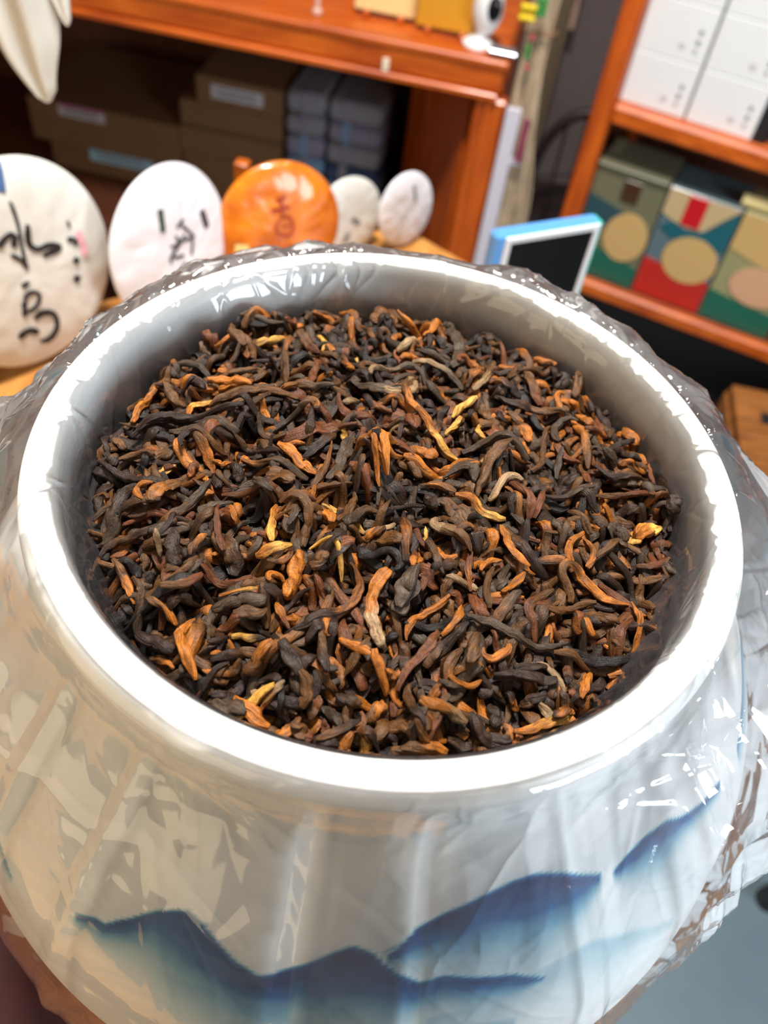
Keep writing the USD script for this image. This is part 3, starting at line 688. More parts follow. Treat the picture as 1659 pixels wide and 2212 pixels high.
# ---------------------------------------------------------------- wrapped tea cakes on the table
LEAN = math.radians(10)
BULGE = 0.17
def bulge(rho):
    return np.maximum(1 - np.clip(rho, 0, 1) ** 3.2, 0) ** 0.62
INK = {'k': lin(26, 26, 30), 'p': lin(226, 170, 178), 'b': lin(62, 92, 140), 'g': lin(52, 66, 52), 'v': lin(66, 56, 72), 'r': lin(150, 48, 14), 'w': lin(126, 128, 128), 'q': lin(206, 176, 186), 'y': lin(232, 206, 130), 'e': lin(170, 164, 150)}
def ink_mat(k):
    return plain('ink_' + {'k': 'black', 'p': 'pink', 'b': 'blue', 'g': 'green', 'v': 'violet', 'r': 'red', 'w': 'grey', 'q': 'rose', 'y': 'cream', 'e': 'sand'}[k], INK[k], 0.6)
def tea_cake(x, y, R, az, label, paper, strokes, wrap):
    n = np.array([math.sin(az) * math.cos(LEAN), -math.cos(az) * math.cos(LEAN), math.sin(LEAN)]); u = np.array([math.cos(az), math.sin(az), 0]); w = np.cross(n, u); w = w if w[2] > 0 else -w
    c = np.array([x, y, TZ + R * math.cos(LEAN) + 0.001])
    t = thing('tea_cake', label, 'tea cake', (x, y, TZ), 'wrapped tea cakes standing on the table')
    rho = np.r_[np.linspace(0.02, 0.8, 14), np.linspace(0.84, 1, 12)]; th = np.linspace(0, 2 * np.pi, 120, endpoint=False)
    g = []
    for k, rr in [(1, r) for r in rho] + [(-1, r) for r in rho[::-1][1:]]:
        hh = (BULGE if k > 0 else -0.13) * R * bulge(rr) * np.ones(120)
        wr = meshkit.fbm(np.stack([rr * np.cos(th) * 4, rr * np.sin(th) * 4, 0 * th + x * 90], -1), 4, 4) - 0.5
        pl = (tri(th * 14 / 6.283 + wr * 1.5) - 0.5) * (rr > 0.55) * 0.012 * R * (rr if k > 0 else 1.5) * wrap
        hh = hh + (wr * 0.05 * R + pl) * k * (1 - (rr > 0.97))
        g.append(c + R * rr * (np.cos(th)[:, None] * u + np.sin(th)[:, None] * w) + hh[:, None] * n)
    m = grid_faces(np.concatenate(g), len(g), 120)
    if m.volume < 0: m.invert()
    obj('paper_wrapper', m, paper, t, smooth=True)
    for name, ink_, half, pts, closed in strokes:
        q = spline(pts, 6 + 6 * len(pts)) if not closed else np.asarray(pts)
        if closed:
            k = np.asarray(pts); ce = k.mean(0); pp = [ce] + list(k); fc = [(0, i + 1, (i + 1) % len(k) + 1) for i in range(len(k))]; P2 = np.array(pp)
        else:
            tg = np.gradient(q, axis=0); tg /= np.linalg.norm(tg, axis=1)[:, None] + 1e-9; nn = np.stack([-tg[:, 1], tg[:, 0]], 1)
            prof_ = np.interp(np.linspace(0, 1, len(q)), [0, 0.12, 0.4, 0.85, 1], [0.55, 1.05, 0.8, 1.0, 0.45]) if name == 'brush_stroke' else np.ones(len(q))
            hw = (half * prof_)[:, None]; P2 = np.concatenate([q + nn * hw, q, q - nn * hw]); N = len(q); fc = []
            for r_ in (0, 1):
                for i in range(N - 1):
                    a = r_ * N + i; fc += [(a, a + N, a + 1), (a + 1, a + N, a + N + 1)]
        P2 = P2 / np.maximum(1, np.hypot(*P2.T) / 0.985)[:, None]
        rr = np.hypot(*P2.T); wr = meshkit.fbm(np.stack([P2[:, 0] * 4, P2[:, 1] * 4, 0 * rr + x * 90], -1), 4, 4) - 0.5
        hh = BULGE * R * bulge(rr) + wr * 0.05 * R + 0.014 * R
        v = c + R * (P2[:, :1] * u + P2[:, 1:] * w) + hh[:, None] * n
        lo_ = v - n * 0.010 * R; nv = len(v); fc = np.array(fc)
        obj(name, (np.vstack([v, lo_]), np.vstack([fc, fc[:, ::-1] + nv])), ink_mat(ink_), t)
    return t
def strokes_of(k):
    o = []
    for l in STROKES.splitlines():
        a, w_, c_, p_ = l.split('|')
        if a == k: o.append(('brush_stroke' if c_ in 'kr' else 'printed_mark', c_, float(w_) / 200, [[float(q) / 100 for q in t.split(',')] for t in p_.split()], False))
    return o
STROKES = """c1|3.6|k|3,66 3,52 1,36 -2,19 -3,5
c1|4.3|k|-3,4 -8,16 -14,22
c1|5.2|k|-20,32 -11,39 -6,39 -8,30 -2,37
c1|6.0|k|11,42 8,33 7,24 13,17 25,16 35,10 22,9 16,8
c1|4.7|k|-15,-9 -7,-8
c1|5.7|k|-18,-24 -22,-38
c1|4.4|k|-17,-25 -6,-19 -1,-24 -5,-31 -14,-35 -20,-33
c1|6.9|k|-13,-46 -4,-43 8,-51 7,-64 -6,-73 -14,-70
c1|7.1|k|-34,-57 -22,-54 -14,-61
c1|3.0|k|53,29 53,22
c1|5.1|k|46,12 52,11 53,4
c1|6.9|k|46,-7 51,-12
c1|7.6|k|41,-25 47,-30
c1|7.9|p|60,15 61,4 60,-9
c1|8.4|b|11,104 5,89 -1,76
c2|7.8|g|-17,58 -22,32
c2|9.9|v|48,31 51,8
c2|3.8|k|14,34 0,28
c2|3.8|k|9,28 19,15 27,4
c2|4.2|k|10,15 0,7
c2|4.2|k|-5,20 -5,5 -14,1 -21,-11
c2|3.8|k|7,7 21,2 19,-6 14,-14
c2|3.8|k|-15,-5 3,-9
c2|4.3|k|3,-20 -6,-22 -13,-32
c2|3.4|k|-16,10 -3,8
c3|6.5|r|-9,46 7,51
c3|7.2|r|-17,30 12,36
c3|5.9|r|-1,52 -1,23
c3|5.3|r|-4,17 13,15 12,-9 -3,-8 -4,17
c3|4.6|r|-3,5 12,4
c3|6.0|r|1,-36 11,-29 24,-35
c3|5.3|r|31,-30 44,-28
c4|14.2|w|-3,-2 21,-20
c4|13.1|w|-14,-39 -24,-60
c5|10.2|w|15,66 20,23
c5|9.2|q|30,-27 22,-49
c5|8.1|q|15,-78 30,-95"""
def paper(name, rgb, rough=0.55, coat=0.0):
    return plain(name, rgb, rough, coat=coat, noise=0.10, scale=34, bump=0.12)
white_a, white_b, white_c = paper('rice_paper', lin(222, 222, 216), 0.8), paper('white_wrap', lin(228, 228, 236), 0.4, 0.35), paper('grey_wrap', lin(216, 217, 212), 0.4, 0.5)
gold = plain('amber_wrap', lin(226, 128, 14), 0.35, coat=0.5, noise=0.35, scale=26, dark=lin(170, 76, 8), bump=0.15)
tea_cake(-0.2254, 0.2497, 0.0592, 1.03, 'large white paper-wrapped tea cake with big black brush characters, nearest the left edge', white_a, strokes_of('c1'), 0.6)
tea_cake(-0.157, 0.3076, 0.0491, 1.11, 'glossy white tea cake with thin black characters, between the largest cake and the orange one', white_b, strokes_of('c2'), 1)
st3 = strokes_of('c3') + [('sticker', 'y', 0, [(-.77, -.17), (-.56, -.19), (-.60, -.52), (-.80, -.50)], True), ('sticker_print', 'e', 0.035, [(-.69, -.27), (-.70, -.42)], False)]
tea_cake(-0.1, 0.362, 0.042, 0.5, 'orange-yellow wrapped tea cake with red characters and a small pale sticker', gold, st3, 1)
tea_cake(-0.0595, 0.4125, 0.0275, 0.70, 'small greyish white tea cake with faint grey marks, next to the orange one', white_c, strokes_of('c4'), 1)
tea_cake(-0.0205, 0.4347, 0.027, 0.84, 'small bright white tea cake at the right end of the row', white_b, strokes_of('c5'), 1)

# ---------------------------------------------------------------- left cabinet
wood = plain('orange_wood', lin(214, 104, 24), 0.42, coat=0.1, noise=0.32, scale=11, stretch=(0.6, 5, 5), dark=lin(160, 62, 10))
wood_v = plain('orange_wood_upright', lin(212, 100, 22), 0.42, coat=0.1, noise=0.32, scale=11, stretch=(5, 5, 0.6), dark=lin(156, 60, 10))
inner = plain('shaded_inner_wood', lin(92, 46, 22), 0.6, noise=0.3, scale=9, stretch=(5, 5, 0.6))  # inside boards: darker copy of the wood, shade put into its colour
cb = Frame((0.043, 0.808), -5)
ct = thing('wooden_cabinet', 'orange wood cabinet with a thick top board and dark open shelf behind the tea cakes', 'cabinet', cb.p(-0.4, 0.2, FZ))
obj('top_board', join([cb.box(-1.3, 0.008, 0.0, 0.42, -0.2490, -0.2165, 0.004)]), wood, ct)
obj('moulding', join([cb.box(-1.3, 0.005, -0.004, 0.02, -0.2560, -0.2485, 0.003), cb.box(-1.3, 0.010, -0.003, 0.02, -0.2225, -0.2150, 0.003)]), wood, ct)
obj('side_panel', cb.box(-0.006, 0.010, 0.022, 0.42, FZ, -0.25), wood_v, ct)
obj('stile', cb.box(-0.018, 0.017, 0.002, 0.022, FZ, -0.2562, 0.003), wood_v, ct)
ib = Frame(cb.p(-0.017, 0.03, 0)[:2], 112)
obj('inner_board', ib.box(0, 0.20, 0.0, 0.010, FZ + 0.02, -0.252), wood_v, ct)
obj('stile_bead', cb.box(-0.006, -0.002, -0.001, 0.004, FZ, -0.2562, 0.001), wood_v, ct)
obj('side_panel', cb.box(-1.3, -1.28, 0.0, 0.42, FZ, -0.25), wood_v, ct)
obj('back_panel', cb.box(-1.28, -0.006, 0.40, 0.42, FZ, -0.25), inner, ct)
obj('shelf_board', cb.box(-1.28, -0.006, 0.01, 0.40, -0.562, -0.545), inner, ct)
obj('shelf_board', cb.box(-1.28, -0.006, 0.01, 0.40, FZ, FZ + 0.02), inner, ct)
white_p = plain('white_plastic', lin(236, 236, 238), 0.3)
obj('paper_tag', cb.box(-0.1245, -0.1175, -0.0022, 0.0008, -0.2475, -0.2345, 0.001), plain('ivory', lin(240, 226, 200), 0.5), ct, label='small ivory tag stuck on the front of the top board')
# cartons and packs on the dark shelf
kraft = plain('kraft_card', lin(108, 76, 46), 0.8, noise=0.12, scale=20)
m_label = plain('pale_label', lin(168, 160, 166), 0.6); m_label2 = plain('blue_label', lin(140, 176, 196), 0.6)
def carton(u0, u1, w0, w1, v0, depth, label, lab=None, lm=None, turn=0.0, stripe=None):
    f = Frame(cb.p(u0, v0, 0)[:2], -5 + turn)
    t = thing('cardboard_carton', label, 'cardboard box', f.p((u1 - u0) / 2, depth / 2, w0), 'cartons on the dark cabinet shelf')
    obj('box', f.box(0, u1 - u0, 0, depth, w0, w1, 0.002), kraft, t)
    if lab:
        obj('label', f.box(lab[0] - u0, lab[1] - u0, -0.0006, 0.0004, lab[2], lab[3], 0.0002), lm, t)
        for k in range(3):
            a = lab[0] - u0 + (lab[1] - lab[0]) * (0.1 + 0.02 * k); w_ = lab[3] - (lab[3] - lab[2]) * (0.28 + 0.22 * k)
            obj('printed_line', f.box(a, lab[1] - u0 - (lab[1] - lab[0]) * 0.14, -0.0009, -0.0005, w_ - 0.001, w_ + 0.001, 0.0001), plain('print_grey', lin(110, 112, 122), 0.6), t)
        if stripe: obj('label_stripe', f.box(lab[0] - u0, lab[1] - u0, -0.0009, -0.0005, lab[3] - 0.003, lab[3], 0.0001), stripe, t)
    return t
carton(-0.640, -0.432, -0.5448, -0.498, 0.16, 0.2, 'kraft carton with a pale blue label, lowest of the left stack', (-0.579, -0.48, -0.523, -0.503), m_label2)
carton(-0.655, -0.43, -0.498, -0.437, 0.145, 0.2, 'flat kraft carton with a pink-edged label on top of the left stack', (-0.608, -0.539, -0.455, -0.438), m_label, 0, plain('magenta', lin(160, 50, 110), 0.6))
carton(-0.428, -0.281, -0.5448, -0.470, 0.15, 0.2, 'plain kraft carton at the bottom of the stack beside the wrapped packs')
carton(-0.429, -0.282, -0.470, -0.433, 0.145, 0.2, 'plain flat kraft carton, second from the bottom of the stack beside the wrapped packs')
carton(-0.427, -0.281, -0.433, -0.398, 0.15, 0.2, 'plain flat kraft carton, third from the bottom of the stack beside the wrapped packs')
carton(-0.402, -0.281, -0.398, -0.362, 0.15, 0.2, 'kraft carton with a white label, topmost of the tall stack', (-0.38, -0.307, -0.388, -0.370), m_label)
pk = [plain('pack_blue', lin(104, 132, 160), 0.5, noise=0.15, scale=20), plain('pack_grey', lin(122, 120, 128), 0.5, noise=0.15, scale=20), plain('pack_lilac', lin(120, 114, 134), 0.5, noise=0.15, scale=20), plain('pack_navy', lin(46, 62, 94), 0.5, noise=0.15, scale=20)]
where = ['bottom one', 'second from the bottom', 'third from the bottom', 'middle one', 'third from the top', 'second from the top', 'topmost one']
for ci, (u0, u1) in enumerate(((-0.2765, -0.2205), (-0.2185, -0.142))):
    w_ = -0.5448
    for k in range(7):
        mi = [0, 0, 3, 0, 2, 1, 1][k] if ci == 0 else [0, 3, 0, 3, 1, 2, 1][k]
        hh = [0.026, 0.028, 0.016, 0.026, 0.03, 0.028, 0.03][k]
        nm = ['light blue', 'grey', 'lilac', 'navy'][mi]
        j = rng.uniform(-0.0009, 0.0009) if k % 2 else 0.0
        t = thing('wrapped_pack', f'{nm} paper-wrapped tea pack, {where[k]} of the {"left" if ci == 0 else "right"} stack of packs', 'tea pack', cb.p((u0 + u1) / 2, 0.2, w_), 'wrapped packs stacked in the dark cabinet')
        obj('wrapper', cb.box(u0 + j, u1 + j, 0.15 + j, 0.26, w_, w_ + hh, 0.006), pk[mi], t, smooth=40)
        obj('paper_band', cb.box(u0 + j + 0.018, u0 + j + 0.034, 0.1494 + j, 0.2606, w_ + 0.0004, w_ + hh + 0.0004, 0.004), pk[(mi + 1) % 3], t)
        w_ += hh + 0.0006
# things on the cabinet top
TOP = -0.2150
cream = plain('cream_plaque', lin(240, 214, 150), 0.45, noise=0.1, scale=12); gold_p = plain('golden_plaque', lin(214, 152, 40), 0.4, noise=0.15, scale=12)
def plaque(name, label, u0, u1, w1, m, v):
    t = thing(name, label, 'plaque', cb.p((u0 + u1) / 2, v, TOP), None)
    obj('board', cb.box(u0, u1, v, v + 0.008, TOP + 0.004, w1, 0.002), m, t)
    for a in (u0 + 0.012, u1 - 0.018): obj('foot', cb.box(a, a + 0.006, v - 0.006, v + 0.02, TOP, TOP + 0.006, 0.001), wood, t)
plaque('wooden_plaque', 'cream coloured board standing on the cabinet top', -0.172, -0.103, -0.158, cream, 0.052)
plaque('wooden_plaque', 'golden yellow board on the cabinet top beside the white camera', -0.1005, -0.032, -0.170, gold_p, 0.04)
t = thing('wooden_rack', 'low reddish wooden rack on the cabinet top behind the boards', 'rack', cb.p(-0.2, 0.12, TOP))
obj('rail', cb.box(-0.29, -0.04, 0.10, 0.112, TOP + 0.03, TOP + 0.042), wood, t)
for a in (-0.285, -0.19, -0.05): obj('post', cb.box(a, a + 0.01, 0.10, 0.112, TOP, TOP + 0.03), wood, t)
obj('peg_figure', lathe([(0.0, 0), (0.0055, 0), (0.0055, 0.003), (0.0032, 0.005), (0.0030, 0.03), (0.0042, 0.034), (0.0030, 0.039), (0, 0.040)], 24, cb.p(-0.2075, 0.03, TOP), caps=False), plain('pale_pink', lin(214, 176, 160), 0.5), smooth=40, label='slim pale pink peg standing on the cabinet top', cat='peg')
# white camera
t = thing('security_camera', 'white plastic camera with a black oval lens on the cabinet top', 'camera', cb.p(-0.022, 0.03, TOP))
obj('base', lathe([(0, 0), (0.017, 0), (0.0175, 0.003), (0.012, 0.007), (0.006, 0.009), (0.0055, 0.013), (0, 0.013)], 48, cb.p(-0.028, 0.03, TOP), caps=False), white_p, t, smooth=40)
def ellipsoid(c, ax, rad, n=3):
    m = trimesh.creation.icosphere(n); m.vertices = np.asarray(c) + (m.vertices * rad) @ np.asarray(ax); return m
axs = np.array([cb.u, cb.v, cb.w])
obj('head', ellipsoid(cb.p(-0.024, 0.032, TOP + 0.038), axs, (0.0165, 0.016, 0.028)), white_p, t, smooth=True)
obj('lens', ellipsoid(cb.p(-0.0170, 0.0188, TOP + 0.041), axs, (0.0078, 0.0050, 0.0125)), plain('gloss_black', lin(12, 12, 20), 0.12), t, smooth=True)
t = thing('silver_clip', 'silver and black clip jutting over the end of the cabinet top', 'clip', cb.p(-0.002, 0.02, TOP))
obj('plate', cb.box(-0.014, 0.016, 0.004, 0.022, TOP + 0.0035, TOP + 0.0075, 0.0015), plain('brushed_silver', lin(200, 204, 214), 0.3, 0.8), t)
obj('grip', cb.box(-0.014, 0.004, 0.006, 0.02, TOP, TOP + 0.0035, 0.001), plain('gloss_black', lin(12, 12, 20), 0.12), t)
# dried straw bundle, ornament, foam board at the cabinet's end
straw = plain('dry_straw', lin(204, 180, 150), 0.85, noise=0.4, scale=40, stretch=(4, 4, 0.5))
g = np.random.default_rng(5); st_ = []
for k in range(150):
    a = g.uniform(0, 1); u0 = 0.015 + 0.026 * g.uniform(); v0 = 0.012 + g.uniform(0, 0.02)
    p = [cb.p(u0 + 0.012 * g.normal(), v0, -0.11 + 0.03 * g.uniform()), cb.p(u0 * 0.7 + 0.012 + 0.003 * g.normal(), v0, -0.165), cb.p(u0 + 0.006, v0, -0.23), cb.p(u0 + 0.012 + 0.007 * g.normal(), v0 - 0.004, -0.33), cb.p(u0 + 0.018 + 0.010 * g.normal(), v0 - 0.004, -0.44 - 0.07 * g.uniform())]
    st_.append(tube(spline(p, 16), g.uniform(0.0006, 0.0012), 5))
t = thing('straw_bundle', 'bundle of dry beige straw hanging at the end of the cabinet', 'straw bundle', cb.p(0.035, 0.02, -0.5))
obj('straw', join(st_), straw, t, kind='stuff')
obj('twine', tube([cb.p(0.034 + 0.017 * math.cos(a), 0.022 + 0.015 * math.sin(a), -0.185) for a in np.linspace(0, 6.3, 30)], 0.0012, 6), plain('twine', lin(140, 100, 70), 0.8), t)
obj('hanging_cord', tube(spline([cb.p(0.034, 0.02, -0.14), cb.p(0.036, 0.03, 0.0), cb.p(0.036, 0.05, 0.3), cb.p(0.036, 0.05, 0.888)], 24), 0.0008, 6), plain('twine', lin(140, 100, 70), 0.8), t)
t = thing('tassel_ornament', 'yellow and green beaded ornament with small red beads hanging before the straw', 'ornament', cb.p(0.02, 0.0, -0.2))
cols = {'bead_yellow': lin(226, 196, 30), 'bead_green': lin(30, 130, 50), 'bead_red': lin(190, 40, 70)}
def beads(name, m, pts, r):
    for q in pts: obj(name, ellipsoid(q, axs, (r, r, r * 0.9), 1), plain(m, cols[m], 0.35), t, smooth=True)
beads('yellow_bead', 'bead_yellow', [cb.p(0.013 + 0.0052 * (i % 3), -0.006 + 0.003 * (i // 3 % 2), -0.158 - 0.0052 * (i // 3)) for i in range(9)], 0.0036)
beads('green_bead', 'bead_green', [cb.p(0.028 + 0.005 * (i % 2), -0.004, -0.151 - 0.006 * (i // 2)) for i in range(6)] + [cb.p(0.026, -0.004, -0.196), cb.p(0.0268, -0.004, -0.203)], 0.0034)
beads('red_bead', 'bead_red', [cb.p(0.028, -0.005, -0.185), cb.p(0.029, -0.005, -0.214)], 0.0026)
obj('thread', join([tube([cb.p(0.018, -0.004, 0.3), cb.p(0.018, -0.004, -0.18)], 0.0005, 5), tube([cb.p(0.029, -0.004, 0.3), cb.p(0.028, -0.004, -0.214)], 0.0005, 5), tube([cb.p(0.012, -0.004, 0.3), cb.p(0.05, 0.05, 0.3)], 0.0005, 5)]), plain('twine', lin(140, 100, 70), 0.8), t)
t = thing('foam_board', 'tall narrow white board leaning at the cabinet side below the straw', 'board', cb.p(0.03, 0.005, FZ))
obj('panel', cb.box(0.0178, 0.0345, -0.004, 0.001, FZ, -0.258, 0.001), plain('white_board', lin(206, 200, 212), 0.6), t)
obj('maroon_strip', cb.box(0.0385, 0.0465, -0.006, -0.003, -0.315, -0.266, 0.0005), plain('maroon_paper', lin(130, 50, 74), 0.6), t)
obj('strip_holder', cb.box(0.033, 0.047, -0.003, -0.001, -0.32, -0.312, 0.0004), plain('white_board', lin(206, 200, 212), 0.6), t)
obj('small_box', cb.box(-0.1605, -0.150, -0.385, -0.375, TZ, -0.1758, 0.001), gold, label='small orange box half hidden behind the greyish white tea cake', cat='box')

# ---------------------------------------------------------------- right shelf unit
rs = Frame((0.2185, 0.8572), -20)
rt_ = thing('display_shelf', 'orange wood display shelf holding white boxes above and gift boxes below', 'shelf', rs.p(0.2, 0.15, FZ))
post = lambda u0, v0: rs.box(u0, u0 + 0.024, v0, v0 + 0.024, FZ, 0.12, 0.003)
for u0, v0 in ((-0.0605, 0.0), (-0.0605, 0.27), (0.62, 0.0), (0.62, 0.27)): obj('post', post(u0, v0), wood_v, rt_)
for w0, w1 in ((-0.286, -0.2635), (-0.508, -0.4875)):
    obj('rail', rs.box(-0.0365, 0.62, 0.0, 0.016, w0, w1, 0.004), wood, rt_)
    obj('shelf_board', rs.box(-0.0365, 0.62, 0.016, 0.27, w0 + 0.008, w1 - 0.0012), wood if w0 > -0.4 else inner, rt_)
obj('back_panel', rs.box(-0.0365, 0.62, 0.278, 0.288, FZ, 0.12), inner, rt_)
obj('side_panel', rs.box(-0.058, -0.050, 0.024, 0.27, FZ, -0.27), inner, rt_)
obj('shade_panel', rs.box(-0.0365, 0.62, 0.06, 0.07, FZ, -0.508), plain('shade_black', lin(26, 22, 26), 0.7), rt_)  # black panel painting the shade in the open space under the shelf
wb = plain('white_card', lin(228, 230, 232), 0.55, noise=0.03, scale=8)
ink_g, ink_s = plain('ink_black', INK['k'], 0.6), plain('seal_grey', lin(196, 190, 196), 0.6)
t = thing('white_box', 'white tea box at the bottom left of the upper shelf', 'box', rs.p(0, 0.06, -0.2635), 'white tea boxes on the upper shelf')
obj('carton', rs.box(-0.0362, 0.0400, 0.02, 0.11, -0.2646, -0.2086, 0.0012), wb, t)
for k, w_ in enumerate((-0.2325, -0.2425, -0.2515)):     # three small brush characters, one above the other
    s = (1.0, 1.05, 0.8)[k]
    obj('printed_character', join([rs.box(0.0272 - 0.0022 * s, 0.0272 + 0.0022 * s, 0.0192, 0.0202, w_ + 0.0006, w_ + 0.0014, 0.0001), rs.box(0.0268, 0.0276, 0.0192, 0.0202, w_ - 0.0026 * s, w_ + 0.0026 * s, 0.0001), rs.box(0.0272 - 0.0016 * s, 0.0272 + 0.0018 * s, 0.0192, 0.0202, w_ - 0.0018 * s, w_ - 0.0011 * s, 0.0001)]), ink_g if k < 2 else plain('ink_faint', lin(120, 122, 128), 0.6), t)
obj('seal_mark', rs.box(0.0085, 0.0150, 0.0195, 0.0203, -0.2525, -0.246, 0.0002), ink_s, t)
for du, dw, lab in ((0.0788, 0.0, 'white tea box at the bottom right of the stacks, next to the black box'), (0.0, 0.0562, 'white tea box second from the bottom in the left stack of the upper shelf'), (0.0788, 0.0562, 'white tea box in the middle of the right stack, slightly creamier light'), (0.0788, 0.1124, 'white tea box cut by the top right corner of the photo'), (0.0, 0.1124, 'white tea box at the very top of the left stack')):
    dup(t, rs.u * du + np.array([0, 0, dw]), lab.replace(', slightly creamier light', ' of the upper shelf'))
obj('black_box', rs.box(0.119, 0.135, 0.02, 0.12, -0.2646, -0.17, 0.0015), plain('black_card', lin(26, 26, 32), 0.5), label='narrow black box right of the white boxes', cat='box')
obj('plum_box', rs.box(0.137, 0.22, 0.03, 0.12, -0.2646, -0.19, 0.0015), plain('plum_card', lin(92, 62, 82), 0.5), label='dull plum coloured box at the right end of the upper shelf', cat='box')
# gift boxes
tan, teal_c, green_c, red_c, sage = lin(200, 164, 106), lin(28, 92, 104), lin(30, 96, 78), lin(186, 40, 28), lin(150, 146, 104)
def gift_box(u0, u1, w0, w1, label, base, bands, blobs, seal):
    t = thing('gift_box', label, 'gift box', rs.p((u0 + u1) / 2, 0.06, w0), None)
    obj('carton', rs.box(u0, u1, 0.02, 0.09, w0, w1, 0.001), plain(base[0], base[1], 0.35, coat=0.2), t)
    for nm, m, a, b, pts in bands:
        obj(nm, rs.poly([(u0 + (u1 - u0) * x, w0 + (w1 - w0) * y) for x, y in pts], 0.0186 - a, 0.0205), plain(m, b, 0.35, coat=0.2), t)
    for nm, m, b, cx, cy, rx, ry in blobs:
        obj(nm, rs.poly([(u0 + (u1 - u0) * (cx + rx * math.cos(q)), w0 + (w1 - w0) * (cy + ry * math.sin(q))) for q in np.linspace(0, 6.283, 40)[:-1]], 0.0178, 0.0205), plain(m, b, 0.35, coat=0.2), t)
    if seal:
        x, y, sx, sy, nm, b = seal
        obj('seal_tab', rs.box(u0 + (u1 - u0) * (x - sx), u0 + (u1 - u0) * (x + sx), 0.0170, 0.0205, w0 + (w1 - w0) * (y - sy), w0 + (w1 - w0) * (y + sy), 0.0006), plain(nm, b, 0.3), t)
W0, W1 = -0.4885, -0.340
gift_box(-0.036, 0.0545, W0, W1, 'green and tan gift box with a brown tab, nearest the shelf post', ('card_olive', lin(112, 110, 84)), [('green_band', 'card_green', 0, green_c, [(0.01, 0.01), (.99, 0.01), (.99, .20), (.5, .26), (0.01, .34)]), ('teal_field', 'card_teal', 0, lin(44, 76, 84), [(0.01, .45), (.4, .5), (.55, .66), (.0, .74)])], [('tan_hill', 'card_tan', tan, .68, .45, .31, .22)], (.55, .85, .12, .09, 'tab_brown', lin(70, 44, 28)))
gift_box(0.0565, 0.1465, W0, W1, 'gift box with red base, tan oval hill and red tab, middle of the row', ('card_slate', lin(92, 112, 120)), [('red_band', 'card_red', 0, red_c, [(0.01, 0.01), (.99, 0.01), (.99, .30), (.5, .32), (0.01, .36)]), ('tan_sky', 'card_tan2', 0, lin(196, 170, 128), [(0.01, .99), (.99, .99), (.8, .86), (.62, .72), (.3, .70), (0.01, .78)]), ('teal_wave', 'card_teal2', 0.0003, teal_c, [(.05, .66), (.2, .74), (.5, .68), (.7, .76), (.99, .97), (.99, .62), (.6, .58), (.2, .60)])], [('tan_hill', 'card_tan', tan, .61, .45, .38, .21)], (.42, .86, .13, .13, 'tab_red', lin(196, 22, 34)))
gift_box(0.1485, 0.2385, W0, W1, 'sage green and tan gift box at the right edge of the photo', ('card_sage', sage), [('green_band', 'card_green', 0, green_c, [(0.01, 0.01), (.99, 0.01), (.99, .22), (.5, .24), (0.01, .28)]), ('tan_sky', 'card_tan', 0, tan, [(0.01, .99), (.99, .99), (.99, .62), (.5, .60), (0.01, .68)])], [('pink_hill', 'card_blush', lin(208, 160, 126), .6, .42, .4, .17)], None)
obj('cream_roll', tube([rs.p(0.139, 0.030, W1 + 0.008), rs.p(0.23, 0.036, W1 + 0.008)], 0.0075, 20), plain('pale_cream', lin(234, 214, 150), 0.4), smooth=40, label='small cream roll lying on top of the gift boxes', cat='paper roll')  # cream tube lying across the box tops
obj('glass_lid', rs.box(-0.0355, 0.054, 0.014, 0.094, W1 + 0.0004, W1 + 0.0034, 0.001), plain('grey_green_card', lin(122, 122, 100), 0.4), label='thin grey green lid lying on the box nearest the post', cat='lid')

# ---------------------------------------------------------------- tablet frame
tb_ = Frame((0.0464, 0.3085), 31)
t = thing('tablet', 'black screen in a white frame with a light blue shell, standing behind the jar', 'tablet', tb_.p(0.03, 0.004, TZ))
obj('shell', tb_.box(-0.0080, 0.0655, 0.0015, 0.011, TZ, -0.1215, 0.002), plain('blue_shell', lin(92, 156, 222), 0.35), t)
bz_ = plain('white_bezel', lin(226, 230, 234), 0.35)
obj('bezel', join([tb_.box(-0.0015, 0.0655, 0, 0.002, -0.1275, -0.1235, 0.0008), tb_.box(-0.0015, 0.0025, 0, 0.002, TZ, -0.1275, 0.0008), tb_.box(0.0615, 0.0655, 0, 0.002, TZ, -0.1275, 0.0008), tb_.box(0.0025, 0.0615, 0, 0.002, TZ, TZ + 0.004, 0.0008)]), bz_, t)
obj('screen', tb_.box(0.0025, 0.0615, 0.0006, 0.0016, TZ + 0.004, -0.1275, 0.0002), plain('screen_black', lin(8, 8, 11), 0.35), t)
obj('glow_strip', tb_.box(0.0655, 0.0672, 0.001, 0.0105, TZ, -0.1230, 0.0006), plain('teal_strip', lin(70, 190, 170), 0.4), t)  # teal glow along the right edge, put in as strip colour

# ---------------------------------------------------------------- chair, crate, stool, strap, flower
dk = plain('dark_metal', lin(44, 34, 36), 0.5)
ch = Frame((0.235, 1.24), 0)
t = thing('dark_chair', 'low dark chair with an arched spindle back against the grey wall', 'chair', ch.p(0, 0.1, FZ))
arch = [(-0.080, -0.64), (-0.084, -0.56), (-0.079, -0.51), (-0.062, -0.465), (-0.035, -0.437), (0.0, -0.428), (0.035, -0.437), (0.062, -0.465), (0.079, -0.51), (0.084, -0.56), (0.080, -0.64)]
obj('back_hoop', tube(spline([ch.p(a, 0, b) for a, b in arch], 40), 0.0085, 10), dk, t, smooth=True)
obj('back_rail', tube([ch.p(-0.082, 0, -0.545), ch.p(0.0, 0.004, -0.532), ch.p(0.082, 0, -0.545)], 0.0035, 8), dk, t, smooth=True)
for a in (-0.045, -0.015, 0.015, 0.045): obj('spindle', tube([ch.p(a, 0, -0.63), ch.p(a, 0, -0.434 - abs(a) * 0.3)], 0.0024, 8), dk, t, smooth=True)
